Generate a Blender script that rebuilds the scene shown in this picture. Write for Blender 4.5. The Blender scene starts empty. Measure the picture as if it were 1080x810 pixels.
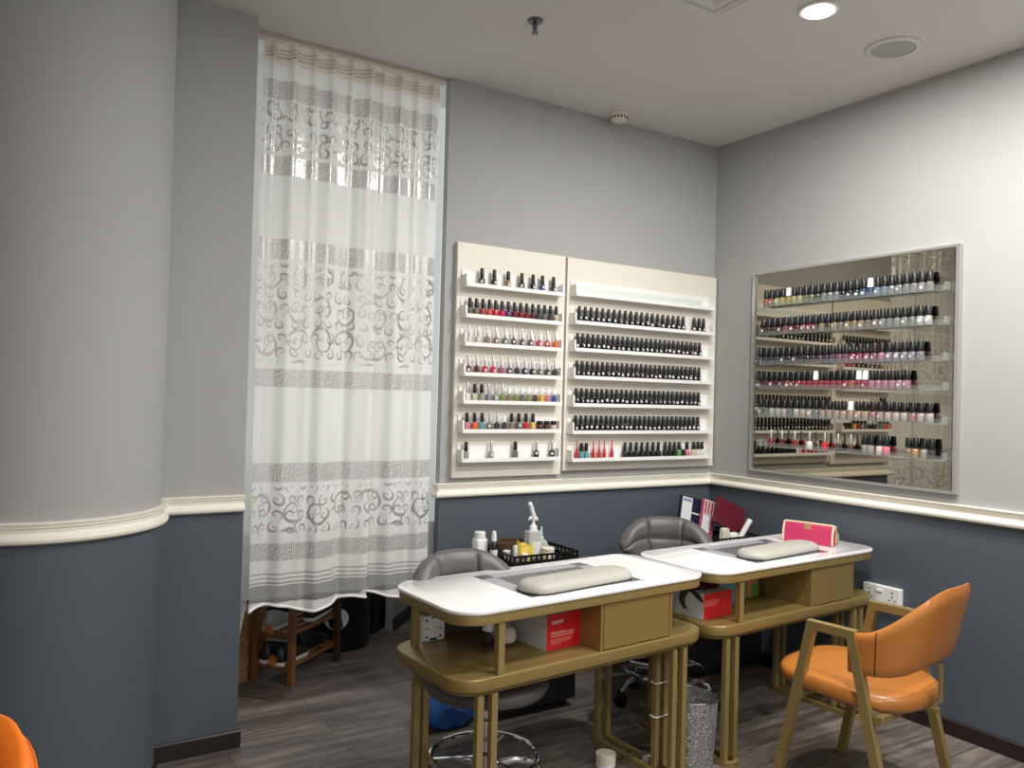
import bpy, bmesh, math, random
from mathutils import Vector, Matrix
R = math.radians
PI = math.pi
rng = random.Random(7)
sc = bpy.context.scene
C = sc.collection

# ------------------------------------------------------------------ camera
def make_camera():
    yaw, pitch, roll, fpx = 0.5624, 0.0140, 0.0263, 847.4
    f = Vector((math.sin(yaw)*math.cos(pitch), math.cos(yaw)*math.cos(pitch), math.sin(pitch)))
    r = Vector((math.cos(yaw), -math.sin(yaw), 0)); u = r.cross(f)
    r2 = r*math.cos(roll)+u*math.sin(roll); u2 = -r*math.sin(roll)+u*math.cos(roll)
    cd = bpy.data.cameras.new('camera'); co = bpy.data.objects.new('camera', cd); C.objects.link(co)
    m = Matrix((r2, u2, -f)).transposed().to_4x4(); m.translation = Vector((-3.706, -3.553, 1.5))
    co.matrix_world = m
    cd.sensor_width = 36.0; cd.lens = fpx/1080*36.0; cd.clip_start = 0.05
    sc.camera = co
make_camera()

# ------------------------------------------------------------------ world, exposure
W = bpy.data.worlds.new('world'); sc.world = W; W.use_nodes = True
bgn = W.node_tree.nodes['Background']
bgn.inputs[0].default_value = (.96, 0.985, 1.0, 1); bgn.inputs[1].default_value = 0.44
sc.view_settings.view_transform = 'Standard'; sc.view_settings.look = 'None'
sc.view_settings.gamma = 1; sc.view_settings.use_curve_mapping = False
sc.view_settings.exposure = 0.75
LAMP_W = 18.0          # each ceiling downlight
FILL_W = 9.0         # each unseen fill panel added behind the camera
WINDOW_E = 0.55        # frosted window behind the curtain
CEIL = 3.075

# ------------------------------------------------------------------ materials
def lin(c):
    return tuple(((v/255)/12.92 if v/255 <= .04045 else ((v/255+.055)/1.055)**2.4) for v in c)
class NB:
    def __init__(s, name):
        s.m = bpy.data.materials.new(name); s.m.use_nodes = True
        s.t = s.m.node_tree; s.n = s.t.nodes; s.l = s.t.links
        s.p = s.n['Principled BSDF']; s.out = s.n['Material Output']
    def node(s, typ, **kw):
        n = s.n.new(typ)
        for k, v in kw.items(): setattr(n, k, v)
        return n
    def inp(s, sock, v):
        if hasattr(v, 'is_linked') or isinstance(v, bpy.types.NodeSocket): s.l.new(v, sock)
        else: sock.default_value = v
    def math(s, op, a, b=None, c=None):
        n = s.n.new('ShaderNodeMath'); n.operation = op
        s.inp(n.inputs[0], a)
        if b is not None: s.inp(n.inputs[1], b)
        if c is not None: s.inp(n.inputs[2], c)
        return n.outputs[0]
    def band(s, v, a, b):
        return s.math('MULTIPLY', s.math('GREATER_THAN', v, a), s.math('LESS_THAN', v, b))
    def mix(s, f, a, b):
        n = s.n.new('ShaderNodeMix'); n.data_type = 'RGBA'
        s.inp(n.inputs[0], f); s.inp(n.inputs[6], a); s.inp(n.inputs[7], b)
        return n.outputs[2]
    def noise(s, vec, scale, detail=3, rough=.5):
        n = s.n.new('ShaderNodeTexNoise'); n.inputs['Scale'].default_value = scale
        n.inputs['Detail'].default_value = detail; n.inputs['Roughness'].default_value = rough
        if vec is not None: s.l.new(vec, n.inputs['Vector'])
        return n
    def coord(s, which='Object'):
        return s.n.new('ShaderNodeTexCoord').outputs[which]
    def scale(s, vec, sc_):
        n = s.n.new('ShaderNodeMapping'); n.inputs['Scale'].default_value = sc_; s.l.new(vec, n.inputs['Vector'])
        return n.outputs[0]
    def bump(s, h, strength=.1, dist=.01):
        b = s.n.new('ShaderNodeBump'); b.inputs['Strength'].default_value = strength; b.inputs['Distance'].default_value = dist
        s.l.new(h, b.inputs['Height']); s.l.new(b.outputs[0], s.p.inputs['Normal'])
def v4(c): return (*c, 1)

def pm(name, rgb, rough=.5, metal=0, coat=0, var=.06, bump=0, nscale=30, spec=None):
    """painted / plastic / metal surface: small procedural colour variation and grain"""
    b = NB(name); c = lin(rgb)
    co = b.coord(); n = b.noise(co, nscale)
    hi = tuple(min(1, x*(1+var)) for x in c); lo = tuple(x*(1-var) for x in c)
    b.l.new(b.mix(n.outputs[0], v4(lo), v4(hi)), b.p.inputs['Base Color'])
    b.p.inputs['Roughness'].default_value = rough; b.p.inputs['Metallic'].default_value = metal
    b.p.inputs['Coat Weight'].default_value = coat
    if spec is not None: b.p.inputs['Specular IOR Level'].default_value = spec
    if bump: b.bump(n.outputs[0], bump, .002)
    return b.m

M = {}
M['wall_grey'] = pm('wall_grey', (168, 168, 165), .75, var=.02, nscale=6)
M['wall_blue'] = pm('wall_blue', (80, 88, 97), .55, var=.03, nscale=6)
M['ceiling'] = pm('ceiling_paint', (214, 211, 206), .85, var=.015, nscale=4)
M['cream'] = pm('cream_moulding', (240, 235, 222), .4, var=.02)
M['skirting'] = pm('dark_skirting', (38, 28, 26), .4, var=.15, nscale=12)
M['gold'] = pm('gold_metal', (156, 136, 86), .40, metal=.4, var=.05, nscale=14)
M['gold_dark'] = pm('gold_panel', (150, 129, 78), .34, metal=.4, var=.05, nscale=10)
M['white_gloss'] = pm('white_quartz', (242, 241, 239), .07, coat=.25, var=.012, nscale=12)
M['inlay_dark'] = pm('inlay_dark_grey', (96, 96, 99), .25, coat=.1, var=.05)
M['inlay_light'] = pm('inlay_light_grey', (168, 168, 174), .25, coat=.1, var=.04)
M['pad'] = pm('pad_leatherette', (176, 173, 163), .5, var=.03, bump=.1, nscale=200)
M['grey_leather'] = pm('grey_leather', (92, 88, 86), .45, var=.05, bump=.15, nscale=160)
M['seam'] = pm('dark_seam', (52, 50, 50), .7)
M['chrome'] = pm('chrome', (215, 215, 218), .12, metal=1, var=.03)
M['black'] = pm('black_plastic', (17, 17, 18), .35, var=.2)
M['black_matte'] = pm('black_laminate', (20, 19, 19), .55, var=.2)
M['rubber'] = pm('black_rubber', (14, 14, 14), .7)
M['white_plastic'] = pm('white_plastic', (236, 236, 234), .35, var=.02)
M['cream_board'] = pm('cream_board', (228, 221, 208), .45, var=.015)  # board's cream tint, also standing in for shade bands under the shelves
M['track'] = pm('beige_track', (186, 174, 158), .5)
M['white_board'] = pm('white_board', (240, 238, 233), .4, var=.015)
M['dark_hole'] = pm('dark_hole', (20, 20, 22), .8)
M['tan_leather'] = pm('tan_leather', (184, 116, 52), .3, coat=.15, var=.09, bump=.12, nscale=45)
M['orange'] = pm('orange_leatherette', (240, 122, 30), .42, var=.05, bump=.08, nscale=120)
M['alu'] = pm('aluminium', (205, 205, 202), .3, metal=.8, var=.04)
M['red_card'] = pm('red_card', (200, 20, 34), .4, var=.05)
M['grey_card'] = pm('grey_card', (204, 208, 208), .6, var=.08, nscale=18)
M['card_white'] = pm('white_card', (220, 218, 212), .6, var=.03)
M['card_dark'] = pm('dark_print', (66, 62, 60), .5)
M['maroon'] = pm('maroon_cover', (104, 26, 40), .45, var=.08)
M['plum'] = pm('plum_film', (70, 22, 38), .3, var=.2)
M['navy'] = pm('navy_cover', (24, 28, 58), .45, var=.1)
M['pink_card'] = pm('pink_card', (176, 84, 96), .5, var=.15)
M['pink_bag'] = pm('pink_weave', (190, 50, 92), .6, var=.14, bump=.3, nscale=260)
M['cream_trim'] = pm('cream_trim', (238, 204, 176), .5)
M['gold_clasp'] = pm('gold_clasp', (226, 190, 130), .3, metal=.6)
M['blue_bag'] = pm('blue_nylon', (24, 84, 158), .4, var=.14, bump=.2, nscale=26)
M['aqua_print'] = pm('aqua_print', (110, 164, 176), .5, var=.25, nscale=45)
M['green_print'] = pm('green_print', (112, 172, 84), .5, var=.25, nscale=30)
M['pink_print'] = pm('pink_print', (214, 150, 140), .5, var=.1)
M['yellow'] = pm('yellow_packet', (232, 206, 92), .45, var=.15, nscale=60)
M['brown_wicker'] = pm('brown_wicker', (84, 62, 40), .7, var=.4, nscale=120)
M['cream_wax'] = pm('cream_wax', (222, 216, 196), .5)
M['mint'] = pm('mint_plastic', (176, 218, 196), .4)
M['wood'] = pm('stained_wood', (116, 78, 42), .5, var=.2, nscale=22)
M['wood_dark'] = pm('dark_wood', (64, 42, 28), .5, var=.2, nscale=22)
M['cardboard'] = pm('cardboard', (158, 118, 72), .8, var=.12, nscale=16)
M['mat'] = pm('brown_mat', (70, 58, 48), .9, var=.2, nscale=120)
M['leaf_orange'] = pm('leaf_orange', (190, 110, 60), .6)
M['shoe_black'] = pm('shoe_black', (26, 26, 28), .5, var=.3)
M['shoe_grey'] = pm('shoe_grey', (150, 150, 146), .6, var=.1)
M['sole'] = pm('sole_pale', (206, 204, 198), .6)
M['beige_bag'] = pm('beige_canvas', (150, 136, 112), .7, var=.1)
M['white_film'] = pm('white_film', (216, 210, 196), .5, var=.05)
M['label_white'] = pm('white_label', (226, 226, 226), .5)
M['text_white'] = pm('white_ink', (238, 226, 226), .5)
M['smoke'] = pm('cream_plastic', (226, 219, 203), .4)
M['speaker_mesh'] = pm('speaker_mesh', (176, 174, 172), .7, var=.12, bump=.4, nscale=400)
M['steel_grey'] = pm('steel_grey', (120, 118, 126), .3, metal=.8)
M['vent_white'] = pm('vent_white', (216, 214, 210), .6, var=.015)
M['partition_grey'] = pm('partition_grey', (150, 152, 150), .5)

def m_emit(name, rgb, e):
    b = NB(name); b.n.remove(b.p)
    em = b.node('ShaderNodeEmission'); em.inputs[0].default_value = v4(rgb); em.inputs[1].default_value = e
    b.l.new(em.outputs[0], b.out.inputs[0]); return b.m
M['lamp_glow'] = m_emit('lamp_glow', (1, .97, .92), 14)
M['fill_glow'] = m_emit('fill_glow', (1, .97, .92), 3)

def m_window():
    b = NB('frosted_glass')
    n = b.noise(b.coord(), 1.3)
    c = b.mix(n.outputs[0], v4(lin((204, 212, 214))), v4(lin((218, 222, 222))))
    b.l.new(c, b.p.inputs['Base Color']); b.p.inputs['Roughness'].default_value = .12
    b.l.new(c, b.p.inputs['Emission Color']); b.p.inputs['Emission Strength'].default_value = WINDOW_E
    return b.m
M['frosted'] = m_window()

def m_mirror():
    b = NB('bronze_mirror')
    n = b.noise(b.coord(), .8)
    b.l.new(b.mix(n.outputs[0], (.37, .335, .27, 1), (.40, .365, .30, 1)), b.p.inputs['Base Color'])
    b.p.inputs['Metallic'].default_value = 1; b.p.inputs['Roughness'].default_value = .012
    return b.m
M['mirror'] = m_mirror()

def m_clear(name, tint=(.9, .93, .92), body=.16):
    b = NB(name)
    tr = b.node('ShaderNodeBsdfTransparent'); tr.inputs[0].default_value = v4(tint)
    lw = b.node('ShaderNodeLayerWeight'); lw.inputs[0].default_value = .35
    f = b.math('ADD', b.math('MULTIPLY', lw.outputs['Facing'], .22), body)
    mx = b.node('ShaderNodeMixShader'); b.l.new(f, mx.inputs[0])
    b.l.new(tr.outputs[0], mx.inputs[1]); b.l.new(b.p.outputs[0], mx.inputs[2]); b.l.new(mx.outputs[0], b.out.inputs[0])
    b.p.inputs['Base Color'].default_value = v4(tint); b.p.inputs['Roughness'].default_value = .05
    return b.m
M['acrylic'] = m_clear('clear_acrylic', (.95, .97, .96), .03)
M['clear_bottle'] = m_clear('clear_bottle', (.88, .86, .84), .38)

def m_floor():
    b = NB('wood_plank_floor')
    co = b.coord()
    br = b.node('ShaderNodeTexBrick', offset=.37, squash=1)
    br.inputs['Scale'].default_value = 1; br.inputs['Brick Width'].default_value = 1.22
    br.inputs['Row Height'].default_value = .15; br.inputs['Mortar Size'].default_value = .0012
    br.inputs['Color1'].default_value = (.25, .25, .25, 1); br.inputs['Color2'].default_value = (.75, .75, .75, 1)
    br.inputs['Mortar'].default_value = (0, 0, 0, 1)
    b.l.new(co, br.inputs['Vector'])
    sep = b.node('ShaderNodeSeparateColor'); b.l.new(br.outputs[0], sep.inputs[0])
    n1 = b.noise(b.scale(co, (2.2, 26, 1)), 1, 6, .65)
    n2 = b.noise(b.scale(co, (.9, 7, 1)), 1, 3)
    n3 = b.noise(b.scale(co, (9, 140, 1)), 1, 2)
    f = b.math('ADD', b.math('MULTIPLY', n1.outputs[0], .75), b.math('MULTIPLY', n3.outputs[0], .35))
    f = b.math('ADD', f, b.math('MULTIPLY', sep.outputs[0], .22))
    f = b.math('ADD', f, b.math('MULTIPLY', n2.outputs[0], .45))
    cr = b.node('ShaderNodeValToRGB'); b.l.new(b.math('MULTIPLY', f, .62), cr.inputs[0])
    e = cr.color_ramp.elements
    e[0].position = .3; e[0].color = v4(lin((56, 50, 47)))
    e[1].position = .75; e[1].color = v4(lin((158, 147, 137)))
    m = e.new(.52); m.color = v4(lin((94, 85, 79)))
    col = b.mix(br.outputs['Fac'], cr.outputs[0], v4(lin((30, 27, 25))))
    b.l.new(col, b.p.inputs['Base Color']); b.p.inputs['Roughness'].default_value = .42
    b.bump(f, .12, .004)
    return b.m
M['floor'] = m_floor()

def m_curtain(name, pattern=True, clear=.12):
    """sheer polyester; the woven silver bands and scrolls are drawn from metre coordinates (u along the cloth, v height)"""
    b = NB(name)
    uv = b.coord('UV'); s = b.node('ShaderNodeSeparateXYZ'); b.l.new(uv, s.inputs[0]); u, v = s.outputs[0], s.outputs[1]
    wv = b.noise(b.scale(uv, (700, 700, 1)), 1, 1)
    base = b.mix(wv.outputs[0], v4(lin((238, 237, 233))), v4(lin((252, 251, 248))))
    pat = None
    clearness = clear
    if pattern:
        wn_ = b.noise(b.scale(uv, (6.5, 6.5, 1)), 1, 1); ws = b.node('ShaderNodeSeparateColor'); b.l.new(wn_.outputs['Color'], ws.inputs[0])
        wob = [b.math('MULTIPLY', b.math('SUBTRACT', ws.outputs[k], .5), .045) for k in (0, 1)]
        def spiral(size, du, dv, w, kk):
            pu = b.math('ADD', b.math('DIVIDE', b.math('ADD', u, wob[0]), size), du); pv = b.math('ADD', b.math('DIVIDE', b.math('ADD', v, wob[1]), size), dv)
            fu = b.math('SUBTRACT', b.math('FRACT', pu), .5); fv = b.math('SUBTRACT', b.math('FRACT', pv), .5)
            cell = b.node('ShaderNodeCombineXYZ'); b.l.new(b.math('FLOOR', pu), cell.inputs[0]); b.l.new(b.math('FLOOR', pv), cell.inputs[1])
            rn = b.node('ShaderNodeTexWhiteNoise', noise_dimensions='2D'); b.l.new(cell.outputs[0], rn.inputs['Vector'])
            rs = b.node('ShaderNodeSeparateColor'); b.l.new(rn.outputs['Color'], rs.inputs[0])
            su = b.math('SUBTRACT', b.math('MULTIPLY', b.math('GREATER_THAN', rs.outputs[0], .5), 2), 1)
            sv = b.math('SUBTRACT', b.math('MULTIPLY', b.math('GREATER_THAN', rs.outputs[1], .5), 2), 1)
            fu = b.math('MULTIPLY', fu, su); fv = b.math('MULTIPLY', fv, sv)
            r = b.math('SQRT', b.math('ADD', b.math('MULTIPLY', fu, fu), b.math('MULTIPLY', fv, fv)))
            th = b.math('DIVIDE', b.math('ARCTAN2', fv, fu), 2*PI)
            ph = b.math('FRACT', b.math('ADD', b.math('ADD', th, b.math('MULTIPLY', b.math('LOGARITHM', r, math.e), kk)), 10))
            ln = b.math('LESS_THAN', b.math('ABSOLUTE', b.math('SUBTRACT', ph, .5)), w)
            return b.math('MULTIPLY', ln, b.band(r, .05, .47))
        nz = b.noise(b.scale(uv, (9, 9, 1)), 1, 2)
        fl = b.math('MAXIMUM', spiral(.150, 0, .1, .105, .80), spiral(.066, .25, .3, .15, -.55))
        fl = b.math('MULTIPLY', fl, b.math('GREATER_THAN', nz.outputs[0], .33))
        fl_zone = b.math('ADD', b.math('ADD', b.band(v, 2.56, 2.78), b.band(v, 1.62, 2.06)), b.band(v, .855, 1.065))
        # key-fret bands: a maze of short strokes
        cs = .0095
        wn = b.node('ShaderNodeTexWhiteNoise', noise_dimensions='2D')
        fl_v = b.node('ShaderNodeCombineXYZ')
        b.l.new(b.math('FLOOR', b.math('DIVIDE', u, cs)), fl_v.inputs[0]); b.l.new(b.math('FLOOR', b.math('DIVIDE', v, cs)), fl_v.inputs[1])
        b.l.new(fl_v.outputs[0], wn.inputs['Vector'])
        h = b.math('GREATER_THAN', wn.outputs['Value'], .5)
        ku = b.math('LESS_THAN', b.math('FRACT', b.math('DIVIDE', u, cs)), .6)
        kv = b.math('LESS_THAN', b.math('FRACT', b.math('DIVIDE', v, cs)), .6)
        key = b.math('ADD', b.math('MULTIPLY', h, ku), b.math('MULTIPLY', b.math('SUBTRACT', 1, h), kv))
        kz = None
        for a, c in ((2.79, 2.877), (2.455, 2.54), (2.08, 2.17), (1.51, 1.59), (1.085, 1.17), (.735, .812)):
            q = b.band(v, a, c); kz = q if kz is None else b.math('ADD', kz, q)
        st = None
        for a, c in ((2.975, 2.983), (2.992, 2.999), (3.008, 3.015), (.672, .678), (.652, .658), (.632, .640)):
            q = b.band(v, a, c); st = q if st is None else b.math('ADD', st, q)
        pat = b.math('MAXIMUM', b.math('MAXIMUM', b.math('MULTIPLY', fl, fl_zone), b.math('MULTIPLY', key, kz)), st)
        head = b.math('GREATER_THAN', v, 2.95)
        base = b.mix(b.math('MULTIPLY', head, .6), base, v4(lin((228, 214, 184))))
        hem = b.band(v, .55, .625)
        base = b.mix(b.math('MULTIPLY', hem, .75), base, v4(lin((150, 150, 148))))
        clearness = b.math('ADD', clear, b.math('MULTIPLY', hem, .3))
    df = b.node('ShaderNodeBsdfDiffuse'); tl = b.node('ShaderNodeBsdfTranslucent'); tr = b.node('ShaderNodeBsdfTransparent')
    b.l.new(base, df.inputs[0]); b.l.new(base, tl.inputs[0])
    m1 = b.node('ShaderNodeMixShader'); m1.inputs[0].default_value = .35
    b.l.new(df.outputs[0], m1.inputs[1]); b.l.new(tl.outputs[0], m1.inputs[2])
    m2 = b.node('ShaderNodeMixShader'); b.inp(m2.inputs[0], clearness)
    b.l.new(m1.outputs[0], m2.inputs[1]); b.l.new(tr.outputs[0], m2.inputs[2])
    fin = m2.outputs[0]
    if pat is not None:
        b.p.inputs['Base Color'].default_value = v4(lin((190, 187, 182))); b.p.inputs['Metallic'].default_value = .7
        b.p.inputs['Roughness'].default_value = .30
        m3 = b.node('ShaderNodeMixShader'); b.l.new(b.math('MULTIPLY', pat, .8), m3.inputs[0])
        b.l.new(fin, m3.inputs[1]); b.l.new(b.p.outputs[0], m3.inputs[2]); fin = m3.outputs[0]
    b.l.new(fin, b.out.inputs[0])
    return b.m
M['lace'] = m_curtain('lace_curtain_cloth', True, .10)
M['sheer'] = m_curtain('plain_sheer_cloth', False, .30)

def m_glitter():
    b = NB('silver_glitter')
    vo = b.node('ShaderNodeTexVoronoi'); vo.inputs['Scale'].default_value = 260; b.l.new(b.coord(), vo.inputs['Vector'])
    n = b.noise(b.coord(), 22, 4, .7)
    vein = b.math('LESS_THAN', b.math('ABSOLUTE', b.math('SUBTRACT', n.outputs[0], .5)), .02)
    sep = b.node('ShaderNodeSeparateColor'); b.l.new(vo.outputs['Color'], sep.inputs[0])
    sp = b.math('GREATER_THAN', sep.outputs[0], .93)
    col = b.mix(sp, v4(lin((150, 150, 148))), v4(lin((250, 250, 250))))
    col = b.mix(b.math('MULTIPLY', vein, .6), col, v4(lin((84, 82, 80))))
    b.l.new(col, b.p.inputs['Base Color']); b.p.inputs['Metallic'].default_value = .45; b.p.inputs['Roughness'].default_value = .4
    b.bump(sep.outputs[1], .4, .002)
    return b.m
M['glitter'] = m_glitter()

_pol = {}
def polish(rgb, dot=False, clear=False):
    key = (rgb, dot, clear)
    if key in _pol: return _pol[key]
    b = NB('polish'); co = b.coord()
    n = b.noise(co, 160)
    c = lin(rgb)
    col = b.mix(n.outputs[0], v4(tuple(x*.8 for x in c)), v4(tuple(min(1, x*1.15) for x in c)))
    if dot:     # small round maker's sticker on the front of the bottle
        s = b.node('ShaderNodeSeparateXYZ'); b.l.new(co, s.inputs[0])
        oi = b.node('ShaderNodeObjectInfo')
        x = b.math('SUBTRACT', s.outputs[0], b.math('MULTIPLY', b.math('SUBTRACT', oi.outputs['Random'], .5), .012))
        z = b.math('SUBTRACT', s.outputs[2], b.math('ADD', .018, b.math('MULTIPLY', b.math('FRACT', b.math('MULTIPLY', oi.outputs['Random'], 7.3)), .008)))
        d = b.math('SQRT', b.math('ADD', b.math('MULTIPLY', x, x), b.math('MULTIPLY', z, z)))
        f = b.math('MULTIPLY', b.math('LESS_THAN', d, .0076), b.math('LESS_THAN', s.outputs[1], -.004))
        col = b.mix(f, col, v4(lin((214, 212, 206))))
    b.l.new(col, b.p.inputs['Base Color']); b.p.inputs['Roughness'].default_value = .12
    b.p.inputs['Coat Weight'].default_value = .5
    _pol[key] = b.m; return b.m

# ------------------------------------------------------------------ mesh helpers
def newbm(): return bmesh.new()
def mesh_of(name, bm, mats, smooth=35):
    bmesh.ops.recalc_face_normals(bm, faces=bm.faces[:])
    me = bpy.data.meshes.new(name); bm.to_mesh(me); bm.free()
    for m in (mats if isinstance(mats, (list, tuple)) else [mats]): me.materials.append(m)
    if smooth:
        me.shade_smooth()
        me.set_sharp_from_angle(angle=R(smooth))
    return me
def obj(name, bm, mats, parent=None, loc=None, rz=0, smooth=35, bevel=0):
    me = bm if isinstance(bm, bpy.types.Mesh) else mesh_of(name, bm, mats, smooth)
    o = bpy.data.objects.new(name, me); C.objects.link(o)
    if parent is not None: o.parent = parent
    if loc is not None: o.location = loc
    if rz: o.rotation_euler = (0, 0, rz)
    if bevel:
        md = o.modifiers.new('bevel', 'BEVEL'); md.width = bevel; md.segments = 2; md.limit_method = 'ANGLE'; md.angle_limit = R(40)
    return o
def tag(o, label, cat, group=None, kind=None):
    o['label'] = label; o['category'] = cat
    if group: o['group'] = group
    if kind: o['kind'] = kind
    return o
def thing(name, label, cat, loc=(0, 0, 0), rz=0, group=None):
    o = bpy.data.objects.new(name, None); C.objects.link(o); o.location = loc; o.rotation_euler = (0, 0, rz)
    o.empty_display_size = .05
    return tag(o, label, cat, group)
def struct(name, bm, mats, label, cat, smooth=35, bevel=0):
    o = obj(name, bm, mats, smooth=smooth, bevel=bevel)
    return tag(o, label, cat, kind='structure')

def box(bm, x0, x1, y0, y1, z0, z1, mi=0, mat=None):
    vs = [bm.verts.new((x, y, z)) for x in (x0, x1) for y in (y0, y1) for z in (z0, z1)]
    if mat is not None:
        for v in vs: v.co = mat @ v.co
    for q in ((0, 1, 3, 2), (4, 6, 7, 5), (0, 4, 5, 1), (2, 3, 7, 6), (0, 2, 6, 4), (1, 5, 7, 3)):
        f = bm.faces.new([vs[i] for i in q]); f.material_index = mi
    return vs
def prism(bm, pts, z0, z1, mi=0, r=0):
    """closed outline extruded in z; r = small chamfer on both rims"""
    n = len(pts)
    cx = sum(p[0] for p in pts)/n; cy = sum(p[1] for p in pts)/n
    def ring(z, ins):
        out = []
        for i, p in enumerate(pts):
            if ins:
                d = Vector((cx-p[0], cy-p[1])); d.normalize(); p = (p[0]+d.x*ins, p[1]+d.y*ins)
            out.append(bm.verts.new((p[0], p[1], z)))
        return out
    rings = [ring(z0, 0), ring(z1, 0)] if not r else [ring(z0, r), ring(z0+r*.4, r*.3), ring(z0+r, 0), ring(z1-r, 0), ring(z1-r*.4, r*.3), ring(z1, r)]
    for a, b_ in zip(rings, rings[1:]):
        for i in range(n):
            bm.faces.new((a[i], a[(i+1) % n], b_[(i+1) % n], b_[i])).material_index = mi
    bm.faces.new(rings[0][::-1]).material_index = mi; bm.faces.new(rings[-1]).material_index = mi
def rrect(w, d, r, n=8, cx=0, cy=0):
    pts = []
    for (sx, sy, a0) in ((1, 1, 0), (-1, 1, 90), (-1, -1, 180), (1, -1, 270)):
        for i in range(n+1):
            a = R(a0+90*i/n); pts.append((cx+sx*(w/2-r)+r*math.cos(a), cy+sy*(d/2-r)+r*math.sin(a)))
    return pts
def circ(r, n=24, cx=0, cy=0): return [(cx+r*math.cos(2*PI*i/n), cy+r*math.sin(2*PI*i/n)) for i in range(n)]
def lathe(bm, prof, n=24, cx=0, cy=0, cz=0, mi=0):
    rings = []
    for (r, z) in prof:
        rings.append([bm.verts.new((cx+max(r, 1e-4)*math.cos(2*PI*i/n), cy+max(r, 1e-4)*math.sin(2*PI*i/n), cz+z)) for i in range(n)])
    for a, b_ in zip(rings, rings[1:]):
        for i in range(n): bm.faces.new((a[i], a[(i+1) % n], b_[(i+1) % n], b_[i])).material_index = mi
    bm.faces.new(rings[0][::-1]).material_index = mi; bm.faces.new(rings[-1]).material_index = mi
def tube(bm, pts, r, n=10, closed=False, square=False, mi=0):
    pts = [Vector(p) for p in pts]; N = len(pts); rings = []
    if square: n = 4
    up = Vector((0, 0, 1)); prev = None
    for i in range(N):
        if closed: t = pts[(i+1) % N]-pts[i-1]
        else: t = pts[min(i+1, N-1)]-pts[max(i-1, 0)]
        t.normalize()
        ref = up if abs(t.z) < .95 else Vector((0, 1, 0))
        if prev is not None and prev.cross(t).length > .05: ref = prev
        a = (ref - t*ref.dot(t)).normalized(); prev = a; b_ = t.cross(a)
        rr = r[i] if isinstance(r, (list, tuple)) else r
        k = 1
        if not closed and 0 < i < N-1:
            c = (pts[i]-pts[i-1]).normalized().dot((pts[i+1]-pts[i]).normalized()); k = 1/max(.5, math.sqrt((1+c)/2))
        o0 = PI/4 if square else 0; q = math.sqrt(2) if square else 1
        rings.append([bm.verts.new(pts[i]+(a*math.cos(o0+2*PI*j/n)+b_*math.sin(o0+2*PI*j/n))*rr*q*(k if k < 1.2 else k)) for j in range(n)])
    m = N if closed else N-1
    for i in range(m):
        A, B = rings[i], rings[(i+1) % N]
        for j in range(n): bm.faces.new((A[j], A[(j+1) % n], B[(j+1) % n], B[j])).material_index = mi
    if not closed:
        bm.faces.new(rings[0][::-1]).material_index = mi; bm.faces.new(rings[-1]).material_index = mi
def sphere(bm, c, rx, ry, rz, nu=16, nv=10, mi=0):
    prof = [(math.sin(PI*i/nv), -math.cos(PI*i/nv)) for i in range(nv+1)]
    rings = [[bm.verts.new((c[0]+rx*max(a, .01)*math.cos(2*PI*j/nu), c[1]+ry*max(a, .01)*math.sin(2*PI*j/nu), c[2]+rz*z)) for j in range(nu)] for a, z in prof]
    for a, b_ in zip(rings, rings[1:]):
        for i in range(nu): bm.faces.new((a[i], a[(i+1) % nu], b_[(i+1) % nu], b_[i])).material_index = mi
    bm.faces.new(rings[0][::-1]).material_index = mi; bm.faces.new(rings[-1]).material_index = mi
def sweep_profile(bm, path, prof, closed=False, mi=0):
    """prof (d, z) pushed to the right-hand side of an xy path with mitred corners"""
    P = [Vector(p) for p in path]; N = len(P); rings = []
    for i in range(N):
        def nrm(a, b_):
            t = (b_-a).normalized(); return Vector((t.y, -t.x))
        if closed: n1, n2 = nrm(P[i-1], P[i]), nrm(P[i], P[(i+1) % N])
        else:
            n1 = nrm(P[max(i-1, 0)], P[max(i-1, 0)+1]); n2 = nrm(P[min(i, N-2)], P[min(i, N-2)+1])
        m = (n1+n2)/(1+n1.dot(n2))
        rings.append([bm.verts.new((P[i].x+m.x*d, P[i].y+m.y*d, z)) for d, z in prof])
    k = len(prof)
    for i in range(N if closed else N-1):
        A, B = rings[i], rings[(i+1) % N]
        for j in range(k): bm.faces.new((A[j], A[(j+1) % k], B[(j+1) % k], B[j])).material_index = mi
    if not closed:
        bm.faces.new(rings[0][::-1]).material_index = mi; bm.faces.new(rings[-1]).material_index = mi
def text_mesh(s, size, mat):
    cu = bpy.data.curves.new('lettering', 'FONT'); cu.body = s; cu.size = size; cu.extrude = .0003
    o = bpy.data.objects.new('lettering', cu); C.objects.link(o)
    dg = bpy.context.evaluated_depsgraph_get(); me = bpy.data.meshes.new_from_object(o.evaluated_get(dg))
    bpy.data.objects.remove(o); bpy.data.curves.remove(cu)
    me.materials.clear(); me.materials.append(mat); return me
ORD = ['', 'first', 'second', 'third', 'fourth', 'fifth', 'sixth', 'seventh', 'eighth', 'ninth', 'tenth', 'eleventh', 'twelfth',
       'thirteenth', 'fourteenth', 'fifteenth', 'sixteenth', 'seventeenth', 'eighteenth', 'nineteenth', 'twentieth', 'twenty-first',
       'twenty-second', 'twenty-third', 'twenty-fourth', 'twenty-fifth', 'twenty-sixth', 'twenty-seventh', 'twenty-eighth', 'twenty-ninth']

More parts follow.
